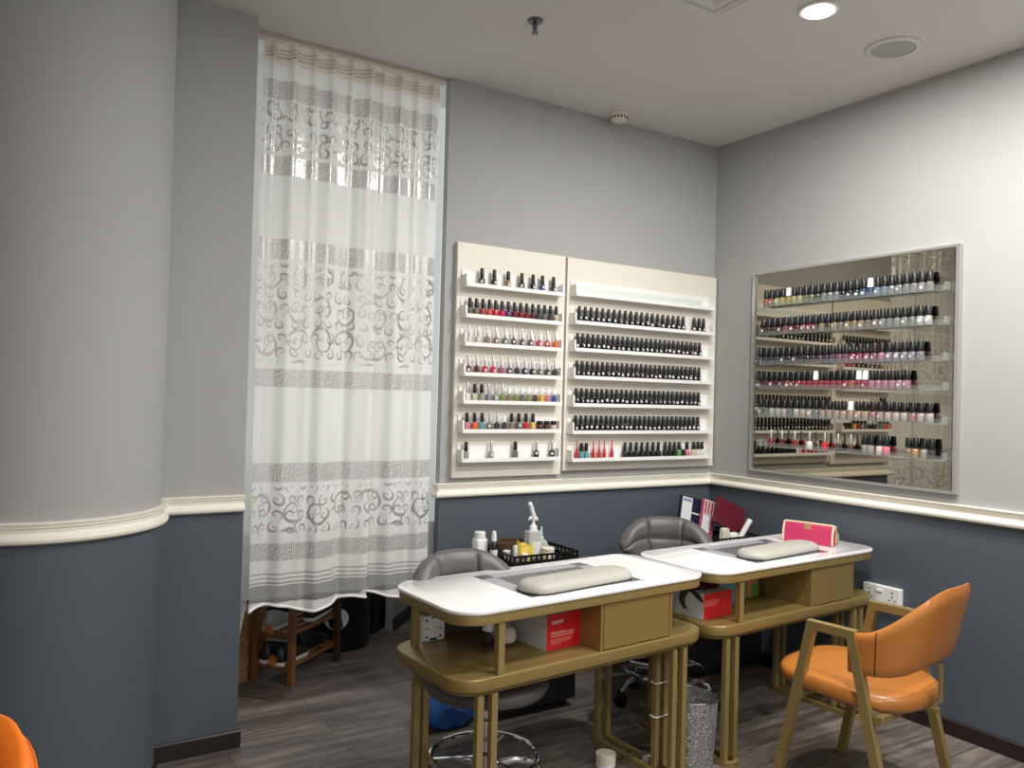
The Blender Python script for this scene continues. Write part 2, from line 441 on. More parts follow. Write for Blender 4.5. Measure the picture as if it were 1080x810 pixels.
# ------------------------------------------------------------------ the room
FX0, FY0 = -6.4, -6.4
bm = newbm(); box(bm, FX0, .15, FY0, 2.2, -.05, 0)
struct('floor', bm, M['floor'], 'grey brown wood plank floor of the salon', 'floor', 0)
bm = newbm(); box(bm, FX0, .15, FY0, 2.2, CEIL, CEIL+.05)
struct('ceiling', bm, M['ceiling'], 'plain white painted ceiling', 'ceiling', 0)
ZS = 1.0   # colour change hidden behind the chair rail
def two_tone(name, x0, x1, y0, y1, label):
    bm = newbm(); box(bm, x0, x1, y0, y1, 0, ZS, 0); box(bm, x0, x1, y0, y1, ZS, CEIL, 1)
    return struct(name, bm, [M['wall_blue'], M['wall_grey']], label, 'wall', 0)
two_tone('wall_back', -1.876, .15, 0, .045, 'back wall, grey over slate blue, behind the white polish racks')
two_tone('wall_right', 0, .15, FY0, 0, 'right wall, grey over slate blue, carrying the bronze mirror')
two_tone('wall_pillar', -3.4, -2.844, -.098, 1.6, 'flat pillar, grey over slate blue, left of the curtain')
bm = newbm()
prism(bm, circ(.40, 64, -3.58, -.168), 0, ZS, 0); prism(bm, circ(.40, 64, -3.58, -.168), ZS, CEIL, 1)
struct('wall_column', bm, [M['wall_blue'], M['wall_grey']], 'big rounded column, grey over slate blue, at left edge', 'column', 50)
two_tone('wall_left', FX0, -3.75, -.02, .12, 'wall running left behind the round column')
two_tone('wall_far_left', FX0-.12, FX0, FY0, 2.2, 'left side wall of the salon behind the viewer')
# storage nook behind the curtain
bm = newbm(); box(bm, -3.4, .15, 1.6, 1.72, 0, .62)
struct('wall_nook', bm, M['black_matte'], 'dark low wall at the back of the nook behind the curtain', 'wall', 0)
bm = newbm(); box(bm, 0, .15, .045, 2.2, 0, CEIL)
struct('wall_nook_right', bm, M['wall_grey'], 'right wall of the nook behind the curtain', 'wall', 0)
o = thing('window_1', 'tall frosted window glowing pale behind the lace curtain', 'window'); o['kind'] = 'structure'
bm = newbm(); box(bm, -2.84, -1.20, .405, .420, .80, CEIL); obj('pane', bm, M['frosted'], o, smooth=0)
bm = newbm(); box(bm, -2.84, -1.20, .385, .425, .76, .80); obj('window_frame', bm, M['alu'], o, smooth=0)
# slanted partition seen under the right end of the curtain
dvec = Vector((.69, .724, 0)); a0 = Vector((-1.60, 1.12, 0))
mt = Matrix.Translation(a0) @ Matrix.Rotation(math.atan2(dvec.y, dvec.x), 4, 'Z')
bm = newbm(); box(bm, 0, .68, 0, .05, 0, .62, 0, mt)
struct('wall_partition', bm, M['partition_grey'], 'slanted pale grey partition right of the black crate', 'wall', 0)
bm = newbm(); box(bm, 0, .68, -.012, 0, 0, .075, 0, mt)
struct('baseboard_partition', bm, M['skirting'], 'dark skirting on the slanted partition', 'baseboard', 0)

# chair rail
RAIL = [(0, .984), (.018, .984), (.025, .990), (.027, .999), (.024, 1.008), (.017, 1.011), (.016, 1.014), (.010, 1.019), (.012, 1.032), (.017, 1.036), (.018, 1.0385), (.015, 1.041), (.015, 1.0435), (.021, 1.046), (.022, 1.052), (.018, 1.054), (0, 1.054)]
bm = newbm(); sweep_profile(bm, [(-1.876, .045), (-1.876, 0), (0, 0), (0, FY0)], RAIL)
struct('trim_1', bm, M['cream'], 'cream moulded chair rail round back and right walls', 'chair rail', 25)
bm = newbm(); sweep_profile(bm, [(-3.30, -.098), (-2.844, -.098)], RAIL)
struct('trim_2', bm, M['cream'], 'cream moulded chair rail across the flat pillar', 'chair rail', 25)
bm = newbm(); sweep_profile(bm, [(-3.58+.40*math.cos(R(a)), -.168+.40*math.sin(R(a))) for a in range(-190, 11, 4)], RAIL)
struct('trim_3', bm, M['cream'], 'cream moulded chair rail curving round the column', 'chair rail', 25)
BASE = [(0, 0), (.013, 0), (.013, .066), (.008, .0717), (0, .0717)]
bm = newbm(); sweep_profile(bm, [(-1.876, .045), (-1.876, 0), (0, 0), (0, FY0)], BASE)
struct('baseboard_right', bm, M['skirting'], 'dark brown skirting along back and right walls', 'baseboard', 0)
bm = newbm(); sweep_profile(bm, [(-3.25, -.098), (-2.844, -.098), (-2.844, .5)], BASE)
struct('baseboard_pillar', bm, M['skirting'], 'dark brown skirting round the flat pillar', 'baseboard', 0)
bm = newbm(); sweep_profile(bm, [(-3.58+.40*math.cos(R(a)), -.168+.40*math.sin(R(a))) for a in range(-190, 11, 4)], BASE)
struct('baseboard_column', bm, M['skirting'], 'dark brown skirting round the column', 'baseboard', 25)
# curtain track
bm = newbm(); box(bm, -2.844, -1.876, .02, .085, 3.056, CEIL); struct('trim_4', bm, M['track'], 'cream ceiling track carrying the curtains', 'curtain track', 0, .003)

# ------------------------------------------------------------------ ceiling fittings
def downlight(x, y, label):
    t = thing('downlight', label, 'ceiling light', (x, y, CEIL), 0, 'round ceiling downlights')
    bm = newbm(); lathe(bm, [(.078, -.0005), (.078, -.006), (.074, -.009), (.060, -.009), (.056, -.003), (.056, -.0005)], 40)
    obj('trim_ring', bm, M['vent_white'], t)
    bm = newbm(); lathe(bm, [(.060, -.009), (.057, -.0125), (.04, -.014), (.001, -.0145)], 40); obj('diffuser', bm, M['lamp_glow'], t)
    ld = bpy.data.lights.new('downlight_lamp', 'AREA'); ld.shape = 'DISK'; ld.size = .11; ld.energy = LAMP_W; ld.color = (1, .985, .965); ld.spread = R(180)
    lo = bpy.data.objects.new('downlight_lamp', ld); C.objects.link(lo); lo.parent = t; lo.location = (0, 0, -.02)
downlight(-1.0, -1.485, 'round glowing downlight near the ceiling speaker')
for i, (x, y, w) in enumerate(((-.70, -2.45, 'by the right wall'), (-1.75, -2.35, 'over the middle of the salon'), (-.75, -3.7, 'farther along the right wall'), (-2.4, -4.2, 'behind the viewer'))):
    downlight(x, y, 'round glowing downlight outside the view ' + w)
def fill_panel(x, y, label):  # unseen square panels, added as fill light for the room
    t = thing('ceiling_fill_panel', label, 'ceiling light', (x, y, CEIL), 0, 'added fill panels behind the viewer')
    bm = newbm(); sweep_profile(bm, [(-.3, -.3), (-.3, .3), (.3, .3), (.3, -.3)], [(0, -.0005), (0, -.012), (.02, -.012), (.02, -.0005)], True)
    obj('frame', bm, M['vent_white'], t, smooth=0)
    bm = newbm(); box(bm, -.279, .279, -.279, .279, -.008, -.0005); obj('diffuser', bm, M['fill_glow'], t, smooth=0)
    ld = bpy.data.lights.new('fill_lamp', 'AREA'); ld.shape = 'SQUARE'; ld.size = .5; ld.energy = FILL_W; ld.color = (1, .90, .77)
    lo = bpy.data.objects.new('fill_lamp', ld); C.objects.link(lo); lo.parent = t; lo.location = (0, 0, -.02)
fill_panel(-3.4, -4.9, 'added unseen square ceiling fill panel behind the viewer')
fill_panel(-5.2, -3.6, 'added unseen square ceiling fill panel at far left')

t = thing('ceiling_speaker', 'round white ceiling speaker near the right wall', 'speaker', (-.446, -1.452, CEIL))
bm = newbm(); lathe(bm, [(.112, -.0005), (.112, -.008), (.106, -.012), (.094, -.012), (.092, -.006), (.092, -.0005)], 48); obj('rim', bm, M['vent_white'], t)
bm = newbm(); lathe(bm, [(.0925, -.0015), (.0925, -.006), (.06, -.010), (.001, -.012)], 48); obj('grille', bm, M['speaker_mesh'], t)
t = thing('sprinkler', 'small grey fire sprinkler hanging from the ceiling', 'sprinkler', (-1.872, -.75, CEIL))
bm = newbm(); lathe(bm, [(.034, -.0005), (.034, -.003), (.028, -.010), (.014, -.012)], 32); obj('escutcheon', bm, M['steel_grey'], t)
bm = newbm(); lathe(bm, [(.012, -.012), (.012, -.022), (.007, -.024), (.007, -.034), (.004, -.036), (.004, -.050)], 16)
for s in (-1, 1): tube(bm, [(s*.006, 0, -.022), (s*.012, 0, -.034), (s*.003, 0, -.052)], .002, 6)
obj('nozzle', bm, M['steel_grey'], t)
bm = newbm(); lathe(bm, [(.004, -.050), (.015, -.052), (.016, -.0545), (.003, -.0555)], 20); obj('deflector', bm, M['steel_grey'], t)
t = thing('smoke_detector', 'round cream smoke detector on ceiling edge above the racks', 'smoke detector', (-.875, -.10, CEIL))
bm = newbm(); lathe(bm, [(.055, -.0005), (.055, -.010), (.052, -.013), (.049, -.014), (.050, -.018), (.047, -.036), (.036, -.044), (.001, -.046)], 36); obj('housing', bm, M['smoke'], t)
bm = newbm()
for k in range(16):
    a = 2*PI*k/16; m_ = Matrix.Rotation(a, 4, 'Z'); box(bm, .0440, .0505, -.0035, .0035, -.034, -.022, 0, m_)
obj('vent_slots', bm, M['dark_hole'], t, smooth=0)
t = thing('ceiling_diffuser', 'square white air diffuser with stepped frames in the ceiling', 'air vent', (-1.575, -1.48, CEIL))
for k, (h, nm) in enumerate(((.30, 'frame'), (.235, 'louvre'), (.17, 'louvre'), (.105, 'louvre'))):
    bm = newbm(); sweep_profile(bm, [(-h, -h), (-h, h), (h, h), (h, -h)], [(0, -.0005), (0, -.004), (.030, -.016), (.052, -.004), (.052, -.0005)], True)
    obj(nm, bm, M['vent_white'], t, smooth=0)
bm = newbm(); box(bm, -.05, .05, -.05, .05, -.008, -.0005); obj('centre_plate', bm, M['vent_white'], t, smooth=0)

# ------------------------------------------------------------------ curtains
def curtain(name, label, x0, x1, y, z0, z1, pleats, amp, mat, seed, hem=True, zfun=None, ztop=None, rings=0):
    rr = random.Random(seed); NX, NZ = 150, 60
    bm = newbm(); uvl = bm.loops.layers.uv.new('UVMap')
    ph = [rr.uniform(-.5, .5) for _ in range(6)]
    grid = []
    L = (x1-x0)*1.25
    for i in range(NX+1):
        s = i/NX; col = []
        for j in range(NZ+1):
            tt = j/NZ; zb = z0 + (zfun(s) if zfun else 0); zt = z1 + (ztop(s) if ztop else 0); z = zb+(zt-zb)*tt
            a = 2*PI*pleats*s
            top = math.exp(-(1-tt)*5)
            w = .7*math.sin(a+ph[0]+.25*math.sin(tt*3+ph[1])) + .8*math.sin(.5*a+ph[2]+tt*1.2) + .22*math.sin(2.3*a+ph[3]-tt)
            pinch = abs(math.sin(a+ph[4]))**8
            yy = y + amp*(w*(1-.55*top)*(.75+.45*(1-tt)) - 1.6*pinch*top)
            xx = x0+(x1-x0)*s + .35*amp*math.sin(a+1.2+ph[0])*(.4+.6*(1-tt))
            col.append((bm.verts.new((xx, yy, z)), (s*L, z if zfun is None else z)))
        grid.append(col)
    for i in range(NX):
        for j in range(NZ):
            q = (grid[i][j], grid[i+1][j], grid[i+1][j+1], grid[i][j+1])
            f = bm.faces.new([v[0] for v in q])
            for lp, v in zip(f.loops, q): lp[uvl].uv = v[1]
    t = thing(name, label, 'curtain', ((x0+x1)/2, y, z0))
    o = obj('cloth', bm, mat, t, loc=(-(x0+x1)/2, -y, -z0), smooth=180)
    if hem:
        bm = newbm(); P = []
        me = o.data
        for i in range(0, NX+1, 2):
            co = me.vertices[i*(NZ+1)].co; P.append((co.x, co.y, co.z))
        tube(bm, P, .006, 6); obj('hem', bm, M['white_board'], t, loc=(-(x0+x1)/2, -y, -z0))
    if rings:
        bm = newbm()
        for k in range(rings):
            x = x0+(x1-x0)*(k+.5)/rings; tube(bm, [(x, .052, z1-.03), (x, .050, z1+.0), (x, .052, z1+.03)], .004, 6)
        obj('glider', bm, M['white_plastic'], t, loc=(-(x0+x1)/2, -y, -z0))
    return t
curtain('lace_curtain', 'wide white lace curtain with silver scroll bands, beside the pillar', -2.785, -2.240, .03, .520, 3.045, 3, .020, M['lace'], 3, zfun=lambda s: .02*math.sin(s*9), ztop=lambda s: .004*math.sin(40*s), rings=6)
curtain('lace_curtain', 'narrower white lace curtain with silver scroll bands, beside the polish racks', -2.262, -1.915, .035, .528, 3.040, 2, .018, M['lace'], 11, zfun=lambda s: .02*math.sin(s*6+1), ztop=lambda s: -.03*math.exp(-s*9), rings=4)
curtain('sheer_curtain', 'plain white sheer curtain hanging behind the two lace curtains', -2.80, -1.838, .125, .545, 3.02, 6, .014, M['sheer'], 5, hem=False)
curtain('sheer_curtain', 'narrow plain white sheer tail hanging lowest, against the pillar', -2.842, -2.735, .19, .20, 2.98, 1.2, .012, M['sheer'], 8, hem=False, zfun=lambda s: .42*s*s)

# ------------------------------------------------------------------ bottles of polish
def bottle_meshes(kind, rgb, dot=False):
    key = (kind, rgb, dot)
    if key in bottle_meshes.cache: return bottle_meshes.cache[key]
    w = {'std': .0152, 'slim': .0125, 'wide': .0165, 'jar': .0165, 'big': .0185, 'spike': .0105, 'white': .0115, 'whitebig': .0185, 'silverbig': .0165, 'fat': .0150, 'square': .0130}[kind]
    bm = newbm()
    hB = {'jar': .030, 'big': .046, 'whitebig': .046, 'wide': .042, 'spike': .040, 'silverbig': .042}.get(kind, .042)
    if kind in ('square', 'slim', 'white'):
        prism(bm, rrect(2*w, 1.7*w, .004, 3), 0, hB-.004, 0, .0025)
        lathe(bm, [(.0062, hB-.0045), (.0062, hB+.003)], 12)
    else:
        lathe(bm, [(w*.86, 0), (w, .003), (w*1.02, hB*.55), (w*.98, hB*.8), (w*.75, hB*.94), (.0066, hB), (.0066, hB+.004)], 16)
    body = mesh_of('polish_bottle_body', bm, polish(rgb, dot), 40)
    bm = newbm()
    capm = M['black']; z0 = hB+.001
    if kind in ('std', 'square', 'fat'): lathe(bm, [(.0106, z0), (.0108, z0+.003), (.0090, z0+.042), (.0076, z0+.0445)], 14)
    elif kind == 'wide': lathe(bm, [(.0098, z0), (.0100, z0+.004), (.0078, z0+.044), (.0065, z0+.046)], 14)
    elif kind in ('big', 'whitebig'):
        lathe(bm, [(.0158, z0), (.0160, z0+.003), (.0128, z0+.043), (.0110, z0+.046)], 16)
        if kind == 'whitebig': capm = M['white_plastic']
    elif kind in ('slim', 'silverbig'):
        capm = M['alu']; lathe(bm, [(.0068, z0), (.0070, z0+.003), (.0062, z0+.046), (.0052, z0+.048)], 12)
    elif kind == 'white':
        capm = M['white_plastic']; lathe(bm, [(.0086, z0), (.0088, z0+.003), (.0078, z0+.030), (.006, z0+.032)], 14)
    elif kind == 'jar': lathe(bm, [(.0158, z0), (.0160, z0+.003), (.0160, z0+.015), (.0145, z0+.018)], 16)
    elif kind == 'spike':
        capm = polish((196, 40, 52)); lathe(bm, [(.0070, z0), (.0075, z0+.008), (.0042, z0+.016), (.0032, z0+.052), (.0016, z0+.060)], 12)
    cap = mesh_of('polish_bottle_cap', bm, capm, 40)
    bottle_meshes.cache[key] = (body, cap); return body, cap
bottle_meshes.cache = {}
def bottle(x, y, z, kind, rgb, label, group, rz=0, dot=False):
    bodym, capm = bottle_meshes(kind, rgb, dot)
    t = thing('nail_polish_bottle', label, 'nail polish', (x, y, z), rz, group)
    obj('bottle', bodym, None, t); obj('cap', capm, None, t)
    return t
CN = {}
K = dict(black=(22, 21, 22), charcoal=(58, 55, 54), grey=(104, 102, 98), gold=(168, 132, 86), blue=(44, 78, 138), plum=(74, 34, 56),
         taupe=(132, 114, 94), rose=(168, 72, 78), coral=(206, 92, 76), red=(192, 36, 46), magenta=(188, 34, 92), purple=(104, 58, 112),
         wine=(112, 20, 44), dred=(124, 22, 28), maroon=(84, 22, 26), beige=(200, 186, 160), clear=(204, 200, 188), bronze=(112, 92, 70),
         brown=(78, 50, 36), orange=(214, 102, 50), pink=(206, 120, 134), mauve=(148, 72, 104), navy=(34, 36, 62), sage=(140, 156, 138),
         lilac=(150, 124, 156), olive=(124, 134, 72), teal=(98, 152, 156), yellow=(220, 178, 62), pale=(214, 192, 180), white=(222, 218, 210),
         green=(96, 160, 74), silver=(150, 146, 138), smoke=(134, 136, 134), lemon=(206, 196, 110), forest=(62, 92, 62), sky=(110, 138, 172),
         peach=(216, 170, 140), nude=(196, 162, 140))
NAME = dict(dred='dark red', charcoal='charcoal', pale='pale pink', clear='clear pale')
CAPN = dict(std='black capped', square='black capped', wide='black capped', fat='black capped', slim='silver capped', white='white capped', jar='black lidded wide', big='black capped', whitebig='white capped', spike='long spiked', silverbig='silver capped')
def cname(c): return NAME.get(c, c)

# left white rack : (kind, colour) left to right; x positions from the even spacing of each row
LR = [
    (2.033, [('std', 'black'), ('std', 'charcoal'), ('std', 'gold'), ('std', 'black'), ('std', 'black'), ('std', 'blue'), ('std', 'plum')], [-1.700, -1.628, -1.545, -1.462, -1.392, -1.333, -1.262]),
    (1.879, [('fat', c) for c in 'grey taupe rose coral red magenta purple wine dred dred maroon charcoal grey charcoal beige'.split()], None),
    (1.739, [('slim', c) for c in 'clear beige taupe bronze grey charcoal brown brown'.split()] + [('slim', 'red'), ('slim', 'red'), ('slim', 'orange')], None),
    (1.590, [('slim', c) for c in 'wine maroon red magenta mauve plum navy navy navy grey charcoal charcoal'.split()], None),
    (1.452, [('slim', 'white'), ('square', 'beige'), ('square', 'sage'), ('slim', 'lilac'), ('slim', 'sage'), ('slim', 'olive')] + [('white', c) for c in 'taupe olive grey olive brown yellow pink blue'.split()], None),
    (1.308, [('square', 'pink'), ('square', 'orange'), ('square', 'teal'), ('slim', 'grey'), ('slim', 'charcoal'), ('white', 'charcoal'), ('square', 'taupe'), ('std', 'grey'), ('square', 'red'), ('std', 'yellow'), ('jar', 'maroon'), ('jar', 'brown'), ('jar', 'pale')], None),
    (1.163, [('square', 'silver'), ('slim', 'silver'), ('square', 'grey'), ('slim', 'black'), ('slim', 'black')], [-1.765, -1.62, -1.475, -1.345, -1.245]),
]
def rack(name, label, x0, x1, z0, z1, rows, lips, nslide):
    t = thing(name, label, 'display rack', ((x0+x1)/2, 0, z0))
    off = Vector((-(x0+x1)/2, 0, -z0))
    bm = newbm(); box(bm, x0, x1, -.030, -.0005, z0, z1); obj('backboard', bm, M['cream_board'], t, off, smooth=0, bevel=.002)
    for zl in lips:
        xa, xb = nslide
        bm = newbm()
        box(bm, xa, xb, -.090, -.0305, zl, zl+.012)                       # bottom
        box(bm, xa, xb, -.090, -.084, zl+.012, zl+.019)                   # low front lip
        box(bm, xa, xb, -.0365, -.0305, zl+.012, zl+.085)                 # back plate
        for x in (xa, xb-.010): box(bm, x, x+.010, -.084, -.0365, zl+.012, zl+.062)
        obj('shelf', bm, M['white_board'], t, off, smooth=0)
    return t
rack('polish_rack', 'narrower white wall rack of polish shelves, left of the pair', -1.824, -1.162, 1.081, 2.258, 7, [r[0] for r in LR], (-1.800, -1.205))
RL = [2.045, 1.893, 1.746, 1.597, 1.448, 1.301, 1.151]
rack('polish_rack', 'wider white wall rack of polish shelves, beside the room corner', -1.148, -.012, 1.099, 2.256, 7, RL, (-1.128, -.080))
for ri, (zl, items, xs) in enumerate(LR):
    n = len(items)
    for k, (kind, c) in enumerate(items):
        x = xs[k] if xs else -1.765+(.525)*k/(n-1)
        bottle(x, -.062, zl+.0125, kind, K[c], f'{cname(c)} {CAPN[kind]} polish, {ORD[k+1]} from left on {ORD[ri+1]} shelf of narrow white rack', 'polish bottles on the narrow white rack', rng.uniform(-.15, .15), kind == 'std' or (kind == 'slim' and rng.random() < .6))
# right white rack
RR = [None,
      [('std', 'black', -1.085+.0405*k) for k in range(20)] + [('std', 'black', x) for x in (-.225, -.185, -.147)],
      [('std', 'black', -1.092+.0352*k) for k in range(27)],
      [('std', 'black', -1.092+.0352*k) for k in range(27)],
      [('std', 'black', -1.092+.0352*k) for k in range(27)],
      [('std', 'black', -1.092+.0352*k) for k in range(27)],
      [('spike', 'red', -1.08), ('square', 'teal', -1.048), ('square', 'teal', -1.014), ('spike', 'red', -.965), ('spike', 'red', -.925), ('spike', 'red', -.888), ('spike', 'red', -.835)]
      + [('wide', 'black', -.74+.042*k) for k in range(7)] + [('wide', 'black', x) for x in (-.435, -.398, -.362)] + [('std', 'green', -.325), ('white', 'black', -.292), ('std', 'pink', -.260), ('std', 'pale', -.205), ('std', 'white', -.170), ('std', 'white', -.137)]]
for ri, row in enumerate(RR):
    if not row: continue
    for k, (kind, c, x) in enumerate(row):
        bottle(x, -.060, RL[ri]+.0125, kind, K[c], f'{cname(c)} {CAPN[kind]} polish, {ORD[k+1]} from left on {ORD[ri+1]} shelf of wide white rack', 'polish bottles on the wide white rack', rng.uniform(-.2, .2), c == 'black' and kind == 'std')
t = thing('acrylic_strip', 'clear acrylic strip lying on the empty top shelf of the wide rack', 'display strip', (-.61, -.06, RL[0]+.0125))
bm = newbm(); box(bm, -.46, .46, -.018, .018, 0, .004); box(bm, -.46, .46, .014, .018, .004, .045); obj('tray', bm, M['acrylic'], t, smooth=0)

# ------------------------------------------------------------------ bronze mirror with acrylic shelves
t = thing('wall_mirror', 'large bronze tinted mirror in thin silver frame on right wall', 'mirror', (0, -.93, 1.10))
bm = newbm(); box(bm, -.016, -.0005, -.586, .586, .012, 1.138); obj('mirror_glass', bm, M['mirror'], t, smooth=0)
bm = newbm(); 
for (y0, y1, z0, z1) in ((-.603, -.586, 0, 1.150), (.586, .603, 0, 1.150), (-.586, .586, 0, .012), (-.586, .586, 1.138, 1.150)): box(bm, -.028, -.0005, y0, y1, z0, z1)
obj('frame', bm, M['alu'], t, smooth=0)
MZ = [(2.040, 2.045), (1.875, 1.890), (1.700, 1.730), (1.573, 1.583), (1.416, 1.428), (1.245, 1.262)]
MZ = [(a+b_)/2 for a, b_ in MZ]
def mcolors(n, stops):
    out = []
    for k in range(n):
        q = k/(n-1)*(len(stops)-1); out.append(stops[int(round(q))])
    return out
MR = [('coral coral lemon lemon yellow lemon lemon olive olive forest smoke sage smoke navy navy navy blue blue sky sky smoke smoke smoke silver silver silver'.split(), {4, 17}, -.445, -1.405),
      ('maroon maroon brown maroon rose dred dred rose red brown gold brown gold taupe gold gold gold taupe taupe smoke smoke silver silver smoke clear clear'.split(), set(), -.430, -1.400),
      ('charcoal navy charcoal charcoal charcoal navy charcoal plum navy plum plum plum purple mauve mauve magenta magenta mauve mauve pink lilac lilac lilac lilac smoke'.split(), set(), -.412, -1.365),
      ('maroon wine dred dred dred red dred red red red red red red magenta red red coral red magenta pink pink pink pink pink pink'.split(), {10, 17, 18}, -.420, -1.300),
      ('smoke smoke clear clear clear smoke clear beige beige smoke nude nude nude peach nude peach peach pink nude pale pale pale pink pale pale'.split(), {14}, -.420, -1.415)]
for ri, z in enumerate(MZ):
    t = thing('acrylic_shelf', f'clear acrylic polish shelf on the bronze mirror, {ORD[ri+1]} from top', 'shelf', (-.0165, -.93, z), 0, 'acrylic shelves on the mirror')
    bm = newbm(); box(bm, -.052, -.004, -.56, .505, -.005, 0); obj('shelf_plate', bm, M['acrylic'], t, smooth=0)
    bm = newbm(); box(bm, -.055, -.0522, -.56, .505, -.005, .020); obj('front_lip', bm, M['acrylic'], t, smooth=0)
    for y in (-.560, .502):
        bm = newbm(); box(bm, -.0520, -.004, y, y+.003, .0002, .035)
        obj('end_piece', bm, M['acrylic'], t, smooth=0)
for ri, (cols, whites, ya, yb) in enumerate(MR):
    n = len(cols)
    for k, c in enumerate(cols):
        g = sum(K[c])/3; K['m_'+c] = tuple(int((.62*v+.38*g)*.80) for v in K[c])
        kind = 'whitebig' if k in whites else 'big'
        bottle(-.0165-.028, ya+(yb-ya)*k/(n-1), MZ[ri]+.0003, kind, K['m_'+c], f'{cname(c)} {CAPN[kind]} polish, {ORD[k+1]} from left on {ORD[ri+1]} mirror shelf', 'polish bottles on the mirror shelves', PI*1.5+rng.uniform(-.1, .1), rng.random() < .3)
LAST = [('silverbig', 'wine', -.50), ('silverbig', 'maroon', -.575), ('silverbig', 'dred', -.66), ('silverbig', 'white', -.755), ('silverbig', 'red', -.85), ('silverbig', 'charcoal', -.93), ('silverbig', 'brown', -1.005),
        ('big', 'smoke', -1.085), ('big', 'silver', -1.118), ('big', 'pale', -1.165), ('big', 'pink', -1.200), ('big', 'taupe', -1.315), ('big', 'gold', -1.350), ('big', 'silver', -1.393), ('big', 'charcoal', -1.428)]
for k, (kind, c, y) in enumerate(LAST):
    bottle(-.0165-.028, y, MZ[5]+.0003, kind, K[c], f'{cname(c)} {CAPN[kind]} polish, {ORD[k+1]} from left on lowest mirror shelf', 'polish bottles on the mirror shelves', PI*1.5, False)

# ------------------------------------------------------------------ manicure tables
def manicure_table(label, loc, deg, cx0=.012, cx1=.388):
    t = thing('manicure_table', label, 'table', (*loc, 0), R(deg))
    L, Wd, RC = 1.205, .50, .105
    bm = newbm(); prism(bm, rrect(L, Wd, RC, 10), .787, .800, 0, .003); top = obj('tabletop', bm, M['white_gloss'], t)
    # woven-look inlay set into the top
    bm = newbm(); z0, z1 = .8001, .8006
    x0, x1, y0, y1, w = -.27, .27, -.185, .185, .062
    box(bm, x0+w, x1-w, y0+w, y1-w, z0, z1, 0)
    for a, b_ in ((x0, x0+w), (x1-w, x1)):
        box(bm, a, b_, y0+w, y1-w, z0, z1, 1)
        for c, d in ((y0, y0+w), (y1-w, y1)): box(bm, a, b_, c, d, z0, z1, 0)
    for c, d in ((y0, y0+w), (y1-w, y1)): box(bm, x0+w, x1-w, c, d, z0, z1, 1)
    obj('inlay', bm, [M['inlay_dark'], M['inlay_light']], top, smooth=0)
    bm = newbm(); prism(bm, rrect(L-.012, Wd-.012, RC-.006, 10), .752, .7868, 0, .002); obj('apron', bm, M['gold'], t)
    bm = newbm(); prism(bm, rrect(L-.010, Wd-.010, RC-.005, 10), .537, .578, 0, .003); obj('lower_shelf', bm, M['gold_dark'], t)
    bm = newbm(); P = rrect(L-.045, Wd-.045, RC-.02, 8); tube(bm, [(x, y, .5285) for x, y in P], .008, 4, True); obj('under_rail', bm, M['gold'], t, smooth=25)
    # drawer box at the right end
    cb = newbm(); y0, y1 = -.235, .235
    box(cb, cx0, cx0+.014, y0, y1, .5785, .7515); box(cb, cx1-.014, cx1, y0, y1, .5785, .7515)
    box(cb, cx0+.014, cx1-.014, y1-.014, y1, .5785, .7515); box(cb, cx0+.014, cx1-.014, y0+.02, y1-.014, .5785, .588); box(cb, cx0+.014, cx1-.014, y0+.02, y1-.014, .742, .7515)
    cab = obj('drawer_box', cb, M['gold_dark'], t, smooth=0, bevel=.0015)
    bm = newbm(); box(bm, cx0+.017, cx1-.017, y0, y0+.018, .582, .7475); obj('drawer_front', bm, M['gold_dark'], cab, smooth=0, bevel=.002)
    for (px, py) in ((-.430, -.225), (-.52, .18)):
        bm = newbm(); box(bm, px-.013, px+.013, py-.013, py+.013, .5785, .7515); obj('post', bm, M['gold'], t, smooth=0, bevel=.002)
    # paired square legs; each pair stands on a bent floor bar
    for (px, py) in ((-.505, -.222), (-.449, -.222), (.414, -.222), (.470, -.222), (-.495, .205), (-.456, .205), (.414, .205), (.470, .205), (.425, -.125), (.470, -.125)):
        bm = newbm(); box(bm, px-.0125, px+.0125, py-.0125, py+.0125, .022, .5205); obj('leg', bm, M['gold'], t, smooth=0, bevel=.002)
    for cx in (-.477, .442):
        P = [(cx+.032*math.cos(R(q)), -.222+.032*math.sin(R(q)), .011) for q in range(180, 361, 20)]+[(cx+.032*math.cos(R(q)), .205+.032*math.sin(R(q)), .011) for q in range(0, 181, 20)]
        bm = newbm(); tube(bm, P, .0105, 4, True, square=True); obj('floor_bar', bm, M['gold'], t, smooth=25)
    return t
T1 = manicure_table('white topped gold manicure table in front, with bigger red box on its shelf', (-1.883, -1.03), 3.9)
T2 = manicure_table('white topped gold manicure table by right wall, pink purse on top', (-.668, -.974), 3.2, .055, .392)
def local(t, x, y, z):
    a = t.rotation_euler.z; return (t.location.x+x*math.cos(a)-y*math.sin(a), t.location.y+x*math.sin(a)+y*math.cos(a), z)
for tz in (.36, .225):   # cable ties round the right inner legs of the front table
    bm = newbm(); P = [(x, y, tz) for x, y in rrect(.082, .036, .008, 3, .4475, -.125)]; tube(bm, P, .0025, 6, True); obj('cable_tie', bm, M['white_plastic'], T1)
